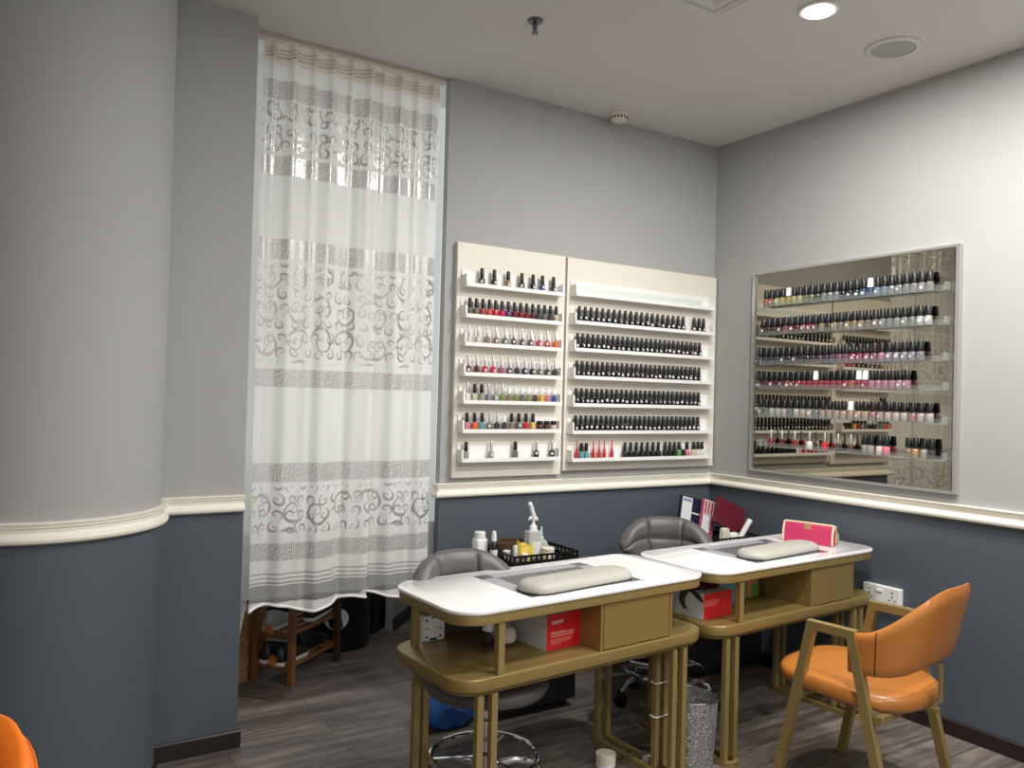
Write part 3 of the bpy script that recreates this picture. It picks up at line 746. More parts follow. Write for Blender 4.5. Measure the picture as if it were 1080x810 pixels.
def arm_pad(t, label, x, y, rz):
    p = thing('arm_rest_pad', label, 'cushion', local(t, x, y, .8008), t.rotation_euler.z+R(rz))
    bm = newbm(); N = 40
    rings = []
    for (ins, z) in ((.012, 0), (.003, .004), (0, .010), (.001, .020), (.008, .030), (.022, .037), (.045, .0405), (.07, .0415)):
        rings.append([bm.verts.new((px, py, z)) for px, py in rrect(.53-2*ins, .155-2*ins, max(.0755-ins, .003), 10)])
    n = len(rings[0])
    for a, b_ in zip(rings, rings[1:]):
        for i in range(n): bm.faces.new((a[i], a[(i+1) % n], b_[(i+1) % n], b_[i]))
    bm.faces.new(rings[0][::-1]); bm.faces.new(rings[-1])
    pad = obj('cushion', bm, M['pad'], p, smooth=60)
    bm = newbm(); tube(bm, [(x_, y_, .0035) for x_, y_ in rrect(.527, .152, .074, 10)], .0022, 6, True); obj('piping', bm, M['seam'], pad)
    return p
arm_pad(T1, 'long grey beige arm cushion on the front manicure table', .000, -.110, 3)
arm_pad(T2, 'long grey beige arm cushion beside the pink purse', .005, -.095, 3)

# things on the shelves -------------------------------------------------
def carton(label, loc, rz, w, d, h, marks):
    t = thing('carton', label, 'box', loc, rz)
    bm = newbm(); box(bm, -w/2, w/2, -d/2, d/2, 0, h, 0)
    bm.faces.ensure_lookup_table()
    for f in bm.faces:
        c = f.calc_center_median()
        if c.y < -d/2+.001 or (c.x > w/2-.001): f.material_index = 1
    b_ = obj('box', bm, [M['grey_card'], M['red_card']], t, smooth=0)
    marks(t, w, d, h)
    return t
def marks1(t, w, d, h):
    me = text_mesh('NANV', .021, M['text_white'])
    o = obj('lettering', me, None, t); o.location = (-w/2+.022, -d/2-.0006, h-.036); o.rotation_euler = (PI/2, 0, 0)
    bm = newbm()
    rr = random.Random(4)
    for k, (z, ln, hh) in enumerate(((.062, .062, .003), (.055, .115, .006), (.046, .105, .005), (.036, .105, .0025), (.030, .10, .0025), (.024, .075, .0025), (.018, .05, .002))):
        x = -w/2+.022; e = x+ln
        while x < e:
            q = rr.uniform(.004, .010); box(bm, x, x+q, -d/2-.0006, -d/2-.0001, z, z+hh); x += q+rr.uniform(.002, .004)
    obj('printed_lines', bm, M['pink_print'], t, smooth=0)
carton('larger red and grey carton on the shelf of the front table', local(T1, -.055, -.015, .5785), R(6), .205, .22, .128, marks1)
def marks2(t, w, d, h):
    bm = newbm(); rr = random.Random(9)
    for k, (z, ln) in enumerate(((.077, .075), (.070, .09), (.062, .09), (.055, .05))):
        x = -w/2+.006; e = x+ln
        while x < e:
            q = rr.uniform(.006, .012); box(bm, x, x+q, -d/2-.0006, -d/2-.0001, z, z+.0025); x += q+rr.uniform(.002, .003)
    obj('printed_lines', bm, M['pink_print'], t, smooth=0)
    bm = newbm(); P = [(-.02+.055*math.cos(a), .070+.050*math.sin(a)) for a in [R(v) for v in range(-60, 175, 8)]]
    Q = [(-.05+.05*math.cos(a), .062+.050*math.sin(a)) for a in [R(v) for v in range(170, -50, -8)]]
    vs = [bm.verts.new((-w/2-.0008, y, z)) for y, z in P+Q]; bm.faces.new(vs)
    obj('printed_picture', bm, M['card_dark'], t, smooth=0)
c2 = carton('smaller red carton with dark picture on its pale side, second table', local(T2, -.456, -.030, .5785), R(5), .185, .20, .108, marks2)
t = thing('folded_film', 'dark plum plastic bag lying on the smaller red carton', 'bag', local(T2, -.455, -.020, .6868), R(10))
bm = newbm(); NX = 16
g = [[bm.verts.new((-.075+.15*i/NX, -.07+.14*j/NX, .010+.012*math.sin(i*.9)*math.cos(j*.7)+.008*math.sin(i*.4+j*.8) + .008)) for j in range(NX+1)] for i in range(NX+1)]
for i in range(NX):
    for j in range(NX): bm.faces.new((g[i][j], g[i+1][j], g[i+1][j+1], g[i][j+1]))
o = obj('film', bm, M['plum'], t, smooth=60); md = o.modifiers.new('thick', 'SOLIDIFY'); md.thickness = .006
def gift_bag(label, loc, rz, w, h, d, mats, cross):
    t = thing('paper_bag', label, 'bag', loc, rz)
    bm = newbm()
    lo = [bm.verts.new(p) for p in ((-w/2*.92, -d/2, 0), (w/2*.92, -d/2, 0), (w/2*.92, d/2, 0), (-w/2*.92, d/2, 0))]
    hi = [bm.verts.new(p) for p in ((-w/2, -d/2*.6, h), (w/2*1.05, -d/2*.6, h*.985), (w/2*1.05, d/2*.6, h*.985), (-w/2, d/2*.6, h))]
    for i in range(4): bm.faces.new((lo[i], lo[(i+1) % 4], hi[(i+1) % 4], hi[i]))
    bm.faces.new(lo[::-1]); bm.faces.new(hi)
    obj('bag_body', bm, mats, t, smooth=0)
    if cross:
        bm = newbm(); sl = (d/2*.4)/h
        def q(x0, x1, z0, z1):
            vs = []
            for x, z in ((x0, z0), (x1, z0), (x1, z1), (x0, z1)):
                vs += [(x, -d/2+sl*z-.0012, z)]
            bm.faces.new([bm.verts.new(v) for v in vs])
        q(-.018, .012, .002, h-.002); q(.012, .050, h*.42, h*.66)
        obj('ribbon_print', bm, M['pink_print'], t, smooth=0)
    return t
gift_bag('aqua printed paper packet between the red carton and gold post', local(T2, -.245, .010, .5785), R(4), .13, .135, .05, M['aqua_print'], False)
gift_bag('green paper bag with pink cross print on the second table shelf', local(T2, -.045, .050, .5785), R(8), .165, .135, .05, M['green_print'], True)
# white surface box stood on the front table's shelf
t = thing('socket_box', 'white square socket back box standing on front table shelf', 'socket box', local(T1, -.435, .205, .5785), T1.rotation_euler.z+R(-6))
bm = newbm(); prism(bm, rrect(.092, .092, .008, 3), 0, .030, 0, .002)
bm.transform(Matrix.Translation((0, .015, .0475)) @ Matrix.Rotation(R(90), 4, 'X'))
bx = obj('housing', bm, M['white_plastic'], t)
bm = newbm()
for (x, z, w, h) in ((-.028, .078, .010, .006), (.028, .078, .010, .006), (-.030, .047, .004, .008), (.030, .047, .004, .008), (-.018, .047, .003, .007), (.018, .047, .003, .007), (-.028, .017, .010, .006), (.028, .017, .006, .010), (0, .008, .030, .008), (.0, .086, .020, .004)):
    box(bm, x-w/2, x+w/2, -.0158, -.0148, z-h/2, z+h/2)
obj('slots', bm, M['dark_hole'], bx, smooth=0)
# small hand lamp / drill left of the carton
t = thing('nail_drill', 'small white nail machine with black foot behind the gold post', 'nail tool', local(T1, -.272, .03, .5785), R(-30))
bm = newbm(); box(bm, -.035, .030, -.02, .02, 0, .012); box(bm, -.035, -.010, -.014, .014, .012, .055, 0, Matrix.Rotation(R(-8), 4, 'Y')); obj('foot', bm, M['black'], t, smooth=0, bevel=.003)
bm = newbm(); tube(bm, [(-.028, 0, .055), (-.02, 0, .10), (.0, 0, .142)], [.020, .022, .014], 14); obj('handle', bm, M['white_plastic'], t, smooth=60)
bm = newbm(); lathe(bm, [(.026, 0), (.034, .006), (.036, .03), (.028, .052), (.012, .058)], 20, .045, .005, .0125); obj('lamp_head', bm, M['cream_wax'], t, smooth=60)

# pink purse on the second table
t = thing('purse', 'pink woven clutch purse with cream edging on second table', 'purse', local(T2, .385, .005, .8001), R(-73))
bm = newbm(); w, h, d = .245, .098, .055
pr = [(-d/2, 0), (d/2, 0), (d/2*.8, h*.55), (.010, h*.97), (-.002, h), (-.012, h*.97), (-d/2*.92, h*.6)]
def yz_extrude(bm, prof, x0, x1):
    A = [bm.verts.new((x0, y, z)) for y, z in prof]; B = [bm.verts.new((x1, y, z)) for y, z in prof]; n = len(prof)
    for i in range(n): bm.faces.new((A[i], A[(i+1) % n], B[(i+1) % n], B[i]))
    bm.faces.new(A[::-1]); bm.faces.new(B)
yz_extrude(bm, pr, -w/2, w/2); obj('body', bm, M['pink_bag'], t, smooth=50, bevel=.004)
bm = newbm()
for s in (-1, 1): tube(bm, [(s*w/2, -d/2, .005), (s*w/2, -d/2*.92, h*.6), (s*w/2, -.010, h*.97), (s*w/2, .012, h*.97), (s*w/2, d/2*.8, h*.55), (s*w/2, d/2, .005)], .0052, 8)
tube(bm, [(-w/2, -.004, h+.001), (0, -.004, h+.002), (w/2, -.004, h+.001)], .0055, 8)
obj('edging', bm, M['cream_trim'], t, smooth=50)
bm = newbm(); box(bm, -.018, .014, -.021, -.0065, h-.026, h+.004); obj('clasp', bm, M['gold_clasp'], t, smooth=0, bevel=.002)
bm = newbm(); tube(bm, [(w/2+.006, .0, h*.8), (w/2+.016, .004, h*.6), (w/2+.018, .006, .03), (w/2+.012, .008, .012)], .005, 8); obj('strap', bm, M['beige_bag'], t, smooth=50)

# double wall socket
t = thing('wall_socket', 'white double wall socket above the tan chair', 'socket', (0, -1.178, .520))
bm = newbm(); box(bm, -.032, -.0005, -.098, .098, 0, .090); bx = obj('face_plate', bm, M['white_plastic'], t, smooth=0, bevel=.004)
bm = newbm()
for yy in (-.060, .060): box(bm, -.0336, -.0318, yy-.005, yy+.005, .066, .070); box(bm, -.0336, -.0318, yy-.0022, yy+.0022, .042, .053); box(bm, -.0336, -.0318, yy-.019, yy-.010, .027, .031); box(bm, -.0336, -.0318, yy+.010, yy+.019, .027, .031)
obj('pin_holes', bm, M['dark_hole'], bx, smooth=0)
for yy in (.006,):
    bm = newbm(); box(bm, -.037, -.0318, yy-.016, yy+.016, .060, .072); obj('switch', bm, M['white_plastic'], bx, smooth=0, bevel=.0015)

# ------------------------------------------------------------------ black storage units behind the tables
def storage(label, x0, x1, y0, y1, h):
    t = thing('storage_unit', label, 'cabinet', ((x0+x1)/2, (y0+y1)/2, 0)); w, d = x1-x0, y1-y0
    bm = newbm(); box(bm, -w/2, w/2, -d/2+.02, d/2, .03, h); box(bm, -w/2+.02, w/2-.02, -d/2+.05, d/2-.02, 0, .03); b_ = obj('carcass', bm, M['black_matte'], t, smooth=0, bevel=.002)
    n = 3; hh = (h-.05)/n
    for k in range(n):
        z = .04+k*hh
        bm = newbm(); box(bm, -w/2+.004, w/2-.004, -d/2, -d/2+.0195, z, z+hh-.006); dr = obj('drawer', bm, M['black_matte'], t, smooth=0, bevel=.002)
        bm = newbm(); box(bm, -.06, .06, -d/2-.012, -d/2-.0002, z+hh*.7, z+hh*.7+.012); obj('handle', bm, M['black'], dr, smooth=0, bevel=.002)
    return t
storage('black storage unit against back wall behind the front table', -1.80, -1.315, -.415, -.03, .70)
storage('black storage unit in the corner behind the second table', -.66, -.035, -.46, -.03, .70)
def tray(label, x0, x1, y0, y1, z, h, mat):
    t = thing('tray', label, 'tray', ((x0+x1)/2, (y0+y1)/2, z)); w, d = x1-x0, y1-y0
    bm = newbm(); box(bm, -w/2, w/2, -d/2, d/2, 0, .006); obj('bottom', bm, mat, t, smooth=0)
    bm = newbm()
    for a in ((-w/2, w/2, -d/2, -d/2+.006), (-w/2, w/2, d/2-.006, d/2), (-w/2, -w/2+.006, -d/2+.006, d/2-.006), (w/2-.006, w/2, -d/2+.006, d/2-.006)):
        box(bm, *a, .006, h*.45); box(bm, *a, h*.8, h)
        nx = int(max(a[1]-a[0], a[3]-a[2])/.03)
        for k in range(nx+1):
            if a[1]-a[0] > .01: x = a[0]+(a[1]-a[0]-.008)*k/nx; box(bm, x, x+.008, a[2], a[3], h*.45, h*.8)
            else: y = a[2]+(a[3]-a[2]-.008)*k/nx; box(bm, a[0], a[1], y, y+.008, h*.45, h*.8)
    obj('rim', bm, mat, t, smooth=0)
tray('black slotted tray of salon bottles on the black unit behind the front table', -1.685, -1.315, -.41, -.10, .7005, .052, M['black'])
TZ = .7070
# bottles and jars around the tray
t = thing('pill_bottle', 'white plastic bottle with screw cap left of the black tray', 'bottle', (-1.752, -.20, .7005))
bm = newbm(); prism(bm, rrect(.062, .062, .014, 4), 0, .108, 0, .006); obj('body', bm, M['white_plastic'], t, smooth=50)
bm = newbm(); lathe(bm, [(.024, .108), (.027, .110), (.027, .136), (.024, .139)], 24); obj('cap', bm, M['white_plastic'], t)
t = thing('spray_bottle', 'small dark spray bottle with white top beside white plastic bottle', 'bottle', (-1.712, -.265, .7005))
bm = newbm(); lathe(bm, [(.016, 0), (.018, .004), (.018, .085), (.012, .094), (.009, .10)], 18); obj('body', bm, M['black'], t)
bm = newbm(); lathe(bm, [(.011, .10), (.013, .102), (.012, .128), (.009, .148), (.007, .150)], 16); obj('spray_cap', bm, M['white_plastic'], t)
bm = newbm(); lathe(bm, [(.0182, .03), (.0184, .032), (.0184, .060), (.0182, .062)], 18); obj('label', bm, M['label_white'], t)
t = thing('dropper_bottle', 'short clear bottle with white cap at the tray front corner', 'bottle', (-1.655, -.365, TZ))
bm = newbm(); lathe(bm, [(.016, 0), (.018, .003), (.018, .035), (.010, .045)], 16); obj('body', bm, M['clear_bottle'], t)
bm = newbm(); lathe(bm, [(.011, .045), (.012, .047), (.010, .085), (.008, .087)], 14); obj('cap', bm, M['white_plastic'], t)
for k, (x, y, lb) in enumerate(((-1.612, -.385, 'tiny white jar just left of the yellow packet'), (-1.648, -.28, 'tiny white jar behind the short clear bottle'))):
    t = thing('small_jar', lb, 'jar', (x, y, TZ))
    bm = newbm(); lathe(bm, [(.016, 0), (.018, .003), (.018, .030), (.015, .033)], 16); obj('jar', bm, M['white_plastic'], t)
    bm = newbm(); lathe(bm, [(.0175, .0335), (.0185, .036), (.0185, .046), (.016, .048)], 16); obj('lid', bm, M['white_plastic'], t)
t = thing('yellow_packet', 'crumpled yellow packet standing in the black tray', 'packet', (-1.588, -.345, TZ))
bm = newbm(); rr = random.Random(2); N = 18
base = [bm.verts.new((.038*math.cos(2*PI*i/N), .022*math.sin(2*PI*i/N), 0)) for i in range(N)]
mid = [bm.verts.new((.046*math.cos(2*PI*i/N)*rr.uniform(.9, 1.1), .028*math.sin(2*PI*i/N)*rr.uniform(.85, 1.1), .045)) for i in range(N)]
tip = [bm.verts.new((.044*math.cos(2*PI*i/N), .026*math.sin(2*PI*i/N), rr.choice((.060, .066, .072, .082))+rr.uniform(0, .010)+(.02 if abs(i-9) < 2 else 0))) for i in range(N)]
for A, B in ((base, mid), (mid, tip)):
    for i in range(N): bm.faces.new((A[i], A[(i+1) % N], B[(i+1) % N], B[i]))
bm.faces.new(base[::-1])
o = obj('packet', bm, M['yellow'], t, smooth=0); md = o.modifiers.new('thick', 'SOLIDIFY'); md.thickness = .0015
t = thing('pump_bottle', 'tall clear pump bottle with white trigger head in black tray', 'bottle', (-1.505, -.29, TZ))
bm = newbm(); prism(bm, rrect(.078, .050, .012, 4), 0, .135, 0, .006); obj('body', bm, M['clear_bottle'], t, smooth=50)
bm = newbm(); prism(bm, rrect(.055, .001, .0004, 1, 0, -.0262), .02, .085); obj('label', bm, M['card_white'], t, smooth=0)
bm = newbm(); lathe(bm, [(.022, .135), (.020, .142), (.017, .158), (.010, .164), (.007, .180), (.010, .182), (.011, .190)], 18); obj('collar', bm, M['white_plastic'], t)
bm = newbm(); tube(bm, [(.004, 0, .186), (.0, 0, .206), (-.022, -.004, .262)], [.010, .013, .011], 12); sphere(bm, (-.024, -.004, .264), .012, .012, .013)
tube(bm, [(.004, 0, .198), (-.018, 0, .200), (-.028, 0, .188)], [.007, .006, .004], 8); tube(bm, [(.002, 0, .200), (.020, 0, .196), (.026, 0, .182)], [.007, .005, .004], 8); obj('trigger_head', bm, M['white_plastic'], t, smooth=60)
t = thing('cream_jar', 'squat cream coloured jar right of the clear pump bottle', 'jar', (-1.447, -.335, TZ))
bm = newbm(); lathe(bm, [(.030, 0), (.033, .004), (.033, .036), (.029, .042)], 24); obj('jar', bm, M['cream_wax'], t)
bm = newbm(); lathe(bm, [(.030, .0425), (.0335, .044), (.0335, .054), (.029, .058)], 24); obj('lid', bm, M['cream_wax'], t)
t = thing('squeeze_bulb', 'round pale squeeze bottle with upright mint nozzle', 'bottle', (-1.418, -.235, TZ))
bm = newbm(); lathe(bm, [(.022, 0), (.026, .004), (.036, .030), (.036, .052), (.026, .072), (.012, .080)], 22); obj('bulb', bm, M['clear_bottle'], t, smooth=60)
bm = newbm(); lathe(bm, [(.013, .080), (.013, .088), (.007, .094), (.004, .140), (.003, .142)], 14); obj('nozzle', bm, M['mint'], t)
t = thing('wicker_basket', 'small brown wicker basket at the back of the black tray', 'basket', (-1.585, -.185, TZ))
bm = newbm(); N = 28
for k in range(8):
    z = .006+.0095*k; r = .058+.016*k/10; tube(bm, [(r*math.cos(2*PI*i/N)*1.25, r*.85*math.sin(2*PI*i/N), z+.0015*math.sin(i*PI)) for i in range(N)], .0052, 6, True)
prism(bm, [(x*1.25, y*.85) for x, y in circ(.056, 24)], 0, .005); obj('weave', bm, M['brown_wicker'], t, smooth=50)
# corner unit : tray, swatch books, white tools
tray('black tray of swatch books on the corner storage unit', -.60, -.06, -.45, -.12, .7005, .045, M['black'])
def book(label, loc, w, h, th, tilt, lean, cover, extra=None, rz=0):
    t = thing('swatch_book', label, 'book', loc); t.rotation_euler = (lean, tilt, rz)
    bm = newbm(); box(bm, 0, w, 0, .003, 0, h); box(bm, 0, w, th-.003, th, 0, h); box(bm, 0, .003, .003, th-.003, 0, h); obj('cover', bm, cover, t, smooth=0)
    bm = newbm(); box(bm, .0035, w-.004, .0035, th-.0035, .004, h-.004); obj('pages', bm, M['card_white'], t, smooth=0)
    if extra: extra(t, w, h)
    return t
def navy_extra(t, w, h):
    bm = newbm(); box(bm, .006, w*.52, -.0015, -.0002, h*.36, h-.006); obj('white_card', bm, M['label_white'], t, smooth=0)
    bm = newbm(); box(bm, .012, w*.48, -.0022, -.0016, h-.030, h-.014); box(bm, .012, w*.48, -.0022, -.0016, h*.40, h*.47); obj('printed_bands', bm, M['sky_print'], t, smooth=0)
    bm = newbm(); box(bm, w*.52, w, -.0015, -.0002, h*.64, h*.67); obj('white_line', bm, M['label_white'], t, smooth=0)
M['sky_print'] = pm('grey_blue_print', (130, 146, 176), .5, var=.15)
def pink_extra(t, w, h):
    bm = newbm(); box(bm, .006, w*.66, -.0015, -.0002, h*.20, h*.62); obj('white_card', bm, M['label_white'], t, smooth=0)
    bm = newbm()
    for k in range(4): box(bm, .006+k*w*.24, .008+k*w*.24+.003, -.0015, -.0002, h*.66, h-.006)
    box(bm, .004, w-.004, -.0015, -.0002, h*.64, h*.66); box(bm, .004, w-.004, -.0015, -.0002, h-.008, h-.003); obj('printed_lines', bm, M['label_white'], t, smooth=0)
book('navy swatch book with white card, leaning left of the pink one', (-.475, -.215, .712), .165, .255, .020, R(14), R(-6), M['navy'], navy_extra)
book('pink swatch book with white card, between navy and maroon books', (-.335, -.245, .708), .105, .235, .018, R(16), R(-6), M['pink_card'], pink_extra)
book('large maroon swatch book lying tilted at the corner', (-.265, -.300, .812), .240, .150, .022, R(23), R(-8), M['maroon'])
t = thing('tape_dispenser', 'pale upright plastic holder in front of the maroon book', 'holder', (-.275, -.385, .7070))
bm = newbm(); prof = [(-.030, 0), (.030, 0), (.022, .070), (.014, .082), (-.014, .082), (-.022, .070)]
A = [bm.verts.new((x, -.018, z)) for x, z in prof]; B = [bm.verts.new((x, .018, z)) for x, z in prof]
for i in range(6): bm.faces.new((A[i], A[(i+1) % 6], B[(i+1) % 6], B[i]))
bm.faces.new(A); bm.faces.new(B[::-1]); obj('body', bm, M['cream_wax'], t, smooth=0, bevel=.004)
bm = newbm(); tube(bm, [(.018, 0, .078), (.055, 0, .012)], .0055, 8); obj('arm', bm, M['white_plastic'], t)
t = thing('paper_roll', 'white rolled tube leaning at right end of the corner tray', 'roll', (-.130, -.365, .7185)); t.rotation_euler = (0, R(40), 0)
bm = newbm(); lathe(bm, [(.014, 0), (.016, .002), (.016, .118), (.014, .120)], 20); obj('roll', bm, M['card_white'], t)
bm = newbm(); lathe(bm, [(.0165, .112), (.0170, .114), (.0170, .124), (.013, .128)], 20); obj('end_cap', bm, M['white_plastic'], t)
t = thing('crumpled_tissue', 'crumpled white tissue between pale holder and white roll', 'tissue', (-.190, -.375, .7070))
bm = newbm(); rr = random.Random(6); sphere(bm, (0, 0, .022), .034, .022, .022, 12, 8)
for v in bm.verts: v.co += Vector((rr.uniform(-.006, .006), rr.uniform(-.005, .005), rr.uniform(-.003, .010) if v.co.z > .01 else 0))
obj('tissue', bm, M['label_white'], t, smooth=0)

# ------------------------------------------------------------------ grey swivel stools
def swivel_chair(label, loc, deg):
    """local +y is the backrest side"""
    t = thing('swivel_stool', label, 'stool', (*loc, 0), R(deg), 'grey quilted swivel stools')
    # seat : round padded disc
    bm = newbm()
    lathe(bm, [(.05, .405), (.19, .405), (.222, .415), (.232, .435), (.228, .458), (.20, .470), (.10, .476), (.002, .477)], 40)
    seat = obj('seat', bm, M['grey_leather'], t, smooth=60)
    bm = newbm(); tube(bm, [(.225*math.cos(2*PI*i/40), .225*math.sin(2*PI*i/40), .452) for i in range(40)], .003, 6, True); obj('seam', bm, M['seam'], seat)
    # backrest : wrapped quilted shell
    NU, NV = 56, 28; bm = newbm()
    def shell(uu, vv, side):
        A = R(60)*uu*(.62+.38*min(1, vv*1.5))                                       # wrap angle
        k = (1-abs(uu)**3.2)
        ztop = .882-.13*(abs(uu)**3); zbot = .50+.14*abs(uu)**2.0
        z = zbot+(ztop-zbot)*vv
        edge = min(1, (1-abs(uu))*7)*min(1, (1-abs(2*vv-1))*5)
        th = .006+.030*math.sqrt(max(0, edge))*(1 if edge < 1 else 1)
        rad = .225+.045*vv
        q = 0
        for us in (-.36, .36): q += math.exp(-((uu-us)/.026)**2)
        q += math.exp(-((vv-.72)/.034)**2)
        th -= .012*min(1, q)
        rr_ = rad + side*th
        return (rr_*math.sin(A), rr_*math.cos(A)*.96, z)
    def sheet(side):
        return [[bm.verts.new(shell(-1+2*i/NU, j/NV, side)) for j in range(NV+1)] for i in range(NU+1)]
    I, O = sheet(-1), sheet(1)
    for i in range(NU):
        for j in range(NV):
            bm.faces.new((I[i][j], I[i+1][j], I[i+1][j+1], I[i][j+1])); bm.faces.new((O[i][j], O[i][j+1], O[i+1][j+1], O[i+1][j]))
    for i in range(NU):
        bm.faces.new((I[i][NV], I[i+1][NV], O[i+1][NV], O[i][NV])); bm.faces.new((I[i][0], O[i][0], O[i+1][0], I[i+1][0]))
    for j in range(NV):
        bm.faces.new((I[0][j], I[0][j+1], O[0][j+1], O[0][j])); bm.faces.new((I[NU][j], O[NU][j], O[NU][j+1], I[NU][j+1]))
    back = obj('backrest', bm, M['grey_leather'], t, smooth=70)
    bm = newbm()
    for us in (-.36, .36): tube(bm, [shell(us, .04+.92*k/20, -1) for k in range(21)], .0036, 6)
    tube(bm, [shell(-.94+1.88*k/40, 0.72, -1) for k in range(41)], .0036, 6)
    for us in (-.36, .36): tube(bm, [shell(us, .04+.92*k/20, 1) for k in range(21)], .0022, 6)
    obj('stitching', bm, M['seam'], back)
    bm = newbm(); lathe(bm, [(.040, .10), (.040, .18), (.030, .19), (.030, .30), (.022, .31), (.022, .395), (.09, .398), (.09, .4045)], 24); obj('gas_lift', bm, M['chrome'], t)
    bm = newbm(); tube(bm, [(.20*math.cos(2*PI*i/48), .20*math.sin(2*PI*i/48), .165) for i in range(48)], .0105, 10, True)
    for k in range(3):
        a = R(120*k+35); tube(bm, [(.038*math.cos(a), .038*math.sin(a), .165), (.192*math.cos(a), .192*math.sin(a), .165)], .008, 8)
    obj('foot_ring', bm, M['chrome'], t)
    for k in range(5):
        a = R(72*k+200); ca, sa = math.cos(a), math.sin(a)
        bm = newbm(); tube(bm, [(.035*ca, .035*sa, .125), (.12*ca, .12*sa, .135), (.20*ca, .20*sa, .118), (.232*ca, .232*sa, .07)], [.016, .014, .012, .010], 10); lg = obj('leg', bm, M['chrome'], t)
        bm = newbm(); m_ = Matrix.Translation((.236*ca, .236*sa, .0285)) @ Matrix.Rotation(a+.7, 4, 'Z') @ Matrix.Rotation(PI/2, 4, 'X')
        for s in (-1, 1):
            b2 = bmesh.new(); lathe(b2, [(.012, -.009), (.026, -.009), (.028, -.005), (.028, .005), (.026, .009), (.012, .009)], 18); b2.transform(m_ @ Matrix.Translation((0, 0, s*.013)))
            me_ = bpy.data.meshes.new('tmp'); b2.to_mesh(me_); b2.free(); bm.from_mesh(me_); bpy.data.meshes.remove(me_)
        box(bm, -.014, .014, -.02, .02, .045, .068, 0, Matrix.Translation((.236*ca, .236*sa, 0)) @ Matrix.Rotation(a, 4, 'Z')); obj('caster', bm, M['rubber'], lg)
    return t
swivel_chair('grey quilted swivel stool tucked behind the front table', (-2.165, -.985), 3)
swivel_chair('grey quilted swivel stool behind the second table, chrome base visible', (-.90, -.60), -38)

# ------------------------------------------------------------------ tan armchair
def tan_chair():
    t = thing('armchair', 'tan leather armchair with angled gold legs by right wall', 'armchair', (-.825, -1.655, 0), R(8))
    # seat cushion
    bm = newbm(); N = 56; rings = []
    for (s, z) in ((.80, .398), (.96, .402), (1.0, .418), (1.0, .436), (.97, .452), (.88, .461), (.6, .466), (.05, .467)):
        ring = []
        for i in range(N):
            a = 2*PI*i/N; ca, sa = math.cos(a), math.sin(a); e = .62
            x = math.copysign(abs(ca)**e, ca)*(.256 if sa > -.2 else .256-.045*(-sa-.2)); y = math.copysign(abs(sa)**e, sa)*.268+.045
            ring.append(bm.verts.new((x*s, y*s+.0, z-.012*(y/.27)*-1*s)))
        rings.append(ring)
    for a, b_ in zip(rings, rings[1:]):
        for i in range(N): bm.faces.new((a[i], a[(i+1) % N], b_[(i+1) % N], b_[i]))
    bm.faces.new(rings[0][::-1]); bm.faces.new(rings[-1])
    seat = obj('seat', bm, M['tan_leather'], t, smooth=60)
    # wrap backrest
    NU, NV = 64, 16; bm = newbm()
    def pt(uu, vv, side):
        a = PI/2*uu
        s = abs(uu)
        k = max(0, 1-max(0, s-.1)/.9); sm = k*k*(3-2*k)
        zt = .668+.188*sm; zb = .522+.030*sm
        z = zb+(zt-zb)*vv
        px = .247*math.copysign(abs(math.sin(a))**.72, math.sin(a)); py = -.035-.245*abs(math.cos(a))**.80
        lean = .085*(vv-.55)*sm
        edge = min(1, (1-abs(2*vv-1))*3.2)
        th = .004+.014*math.sqrt(edge)*(.45+.55*min(1, (1-s)*6))
        nx, ny = math.sin(a), -math.cos(a)
        return (px+nx*(side*th), py+ny*(side*th+lean), z)
    I = [[bm.verts.new(pt(-1+2*i/NU, j/NV, -1)) for j in range(NV+1)] for i in range(NU+1)]
    O = [[bm.verts.new(pt(-1+2*i/NU, j/NV, 1)) for j in range(NV+1)] for i in range(NU+1)]
    for i in range(NU):
        for j in range(NV):
            bm.faces.new((I[i][j], I[i+1][j], I[i+1][j+1], I[i][j+1])); bm.faces.new((O[i][j], O[i][j+1], O[i+1][j+1], O[i+1][j]))
        bm.faces.new((I[i][NV], I[i+1][NV], O[i+1][NV], O[i][NV])); bm.faces.new((I[i][0], O[i][0], O[i+1][0], I[i+1][0]))
    for j in range(NV):
        bm.faces.new((I[0][j], I[0][j+1], O[0][j+1], O[0][j])); bm.faces.new((I[NU][j], O[NU][j], O[NU][j+1], I[NU][j+1]))
    back = obj('backrest', bm, M['tan_leather'], t, smooth=60)
    for s in (-1, 1):
        bm = newbm(); tube(bm, [pt(s*.80, .03+.94*k/12, 1.06) for k in range(13)], .0022, 6)
        obj('stitching', bm, M['wood_dark'], back)
    # A-frames
    for s in (-1, 1):
        x = s*.247; xb = s*.262
        bm = newbm(); tube(bm, [(xb, .245, 0), (x, .110, .662)], .0165, square=True); obj('leg', bm, M['gold'], t, smooth=25)
        bm = newbm(); tube(bm, [(xb, -.200, 0), (x, -.045, .662)], .0165, square=True); obj('leg', bm, M['gold'], t, smooth=25)
        bm = newbm(); box(bm, x-.0168, x+.0168, -.062, .127, .643, .677); obj('armrest', bm, M['gold'], t, smooth=0, bevel=.002)
    bm = newbm()
    for y in (.165, -.15): box(bm, -.254, .254, y-.014, y+.014, .366, .394)
    for x in (-.12, .12): box(bm, x-.014, x+.014, -.136, .151, .366, .394)
    obj('seat_frame', bm, M['gold'], t, smooth=0, bevel=.002)
    bm = newbm(); box(bm, -.012, .012, -.262, -.254, .42, .56); box(bm, -.012, .012, -.256, -.14, .385, .397); obj('back_bracket', bm, M['gold'], back, smooth=0)
    return t
tan_chair()

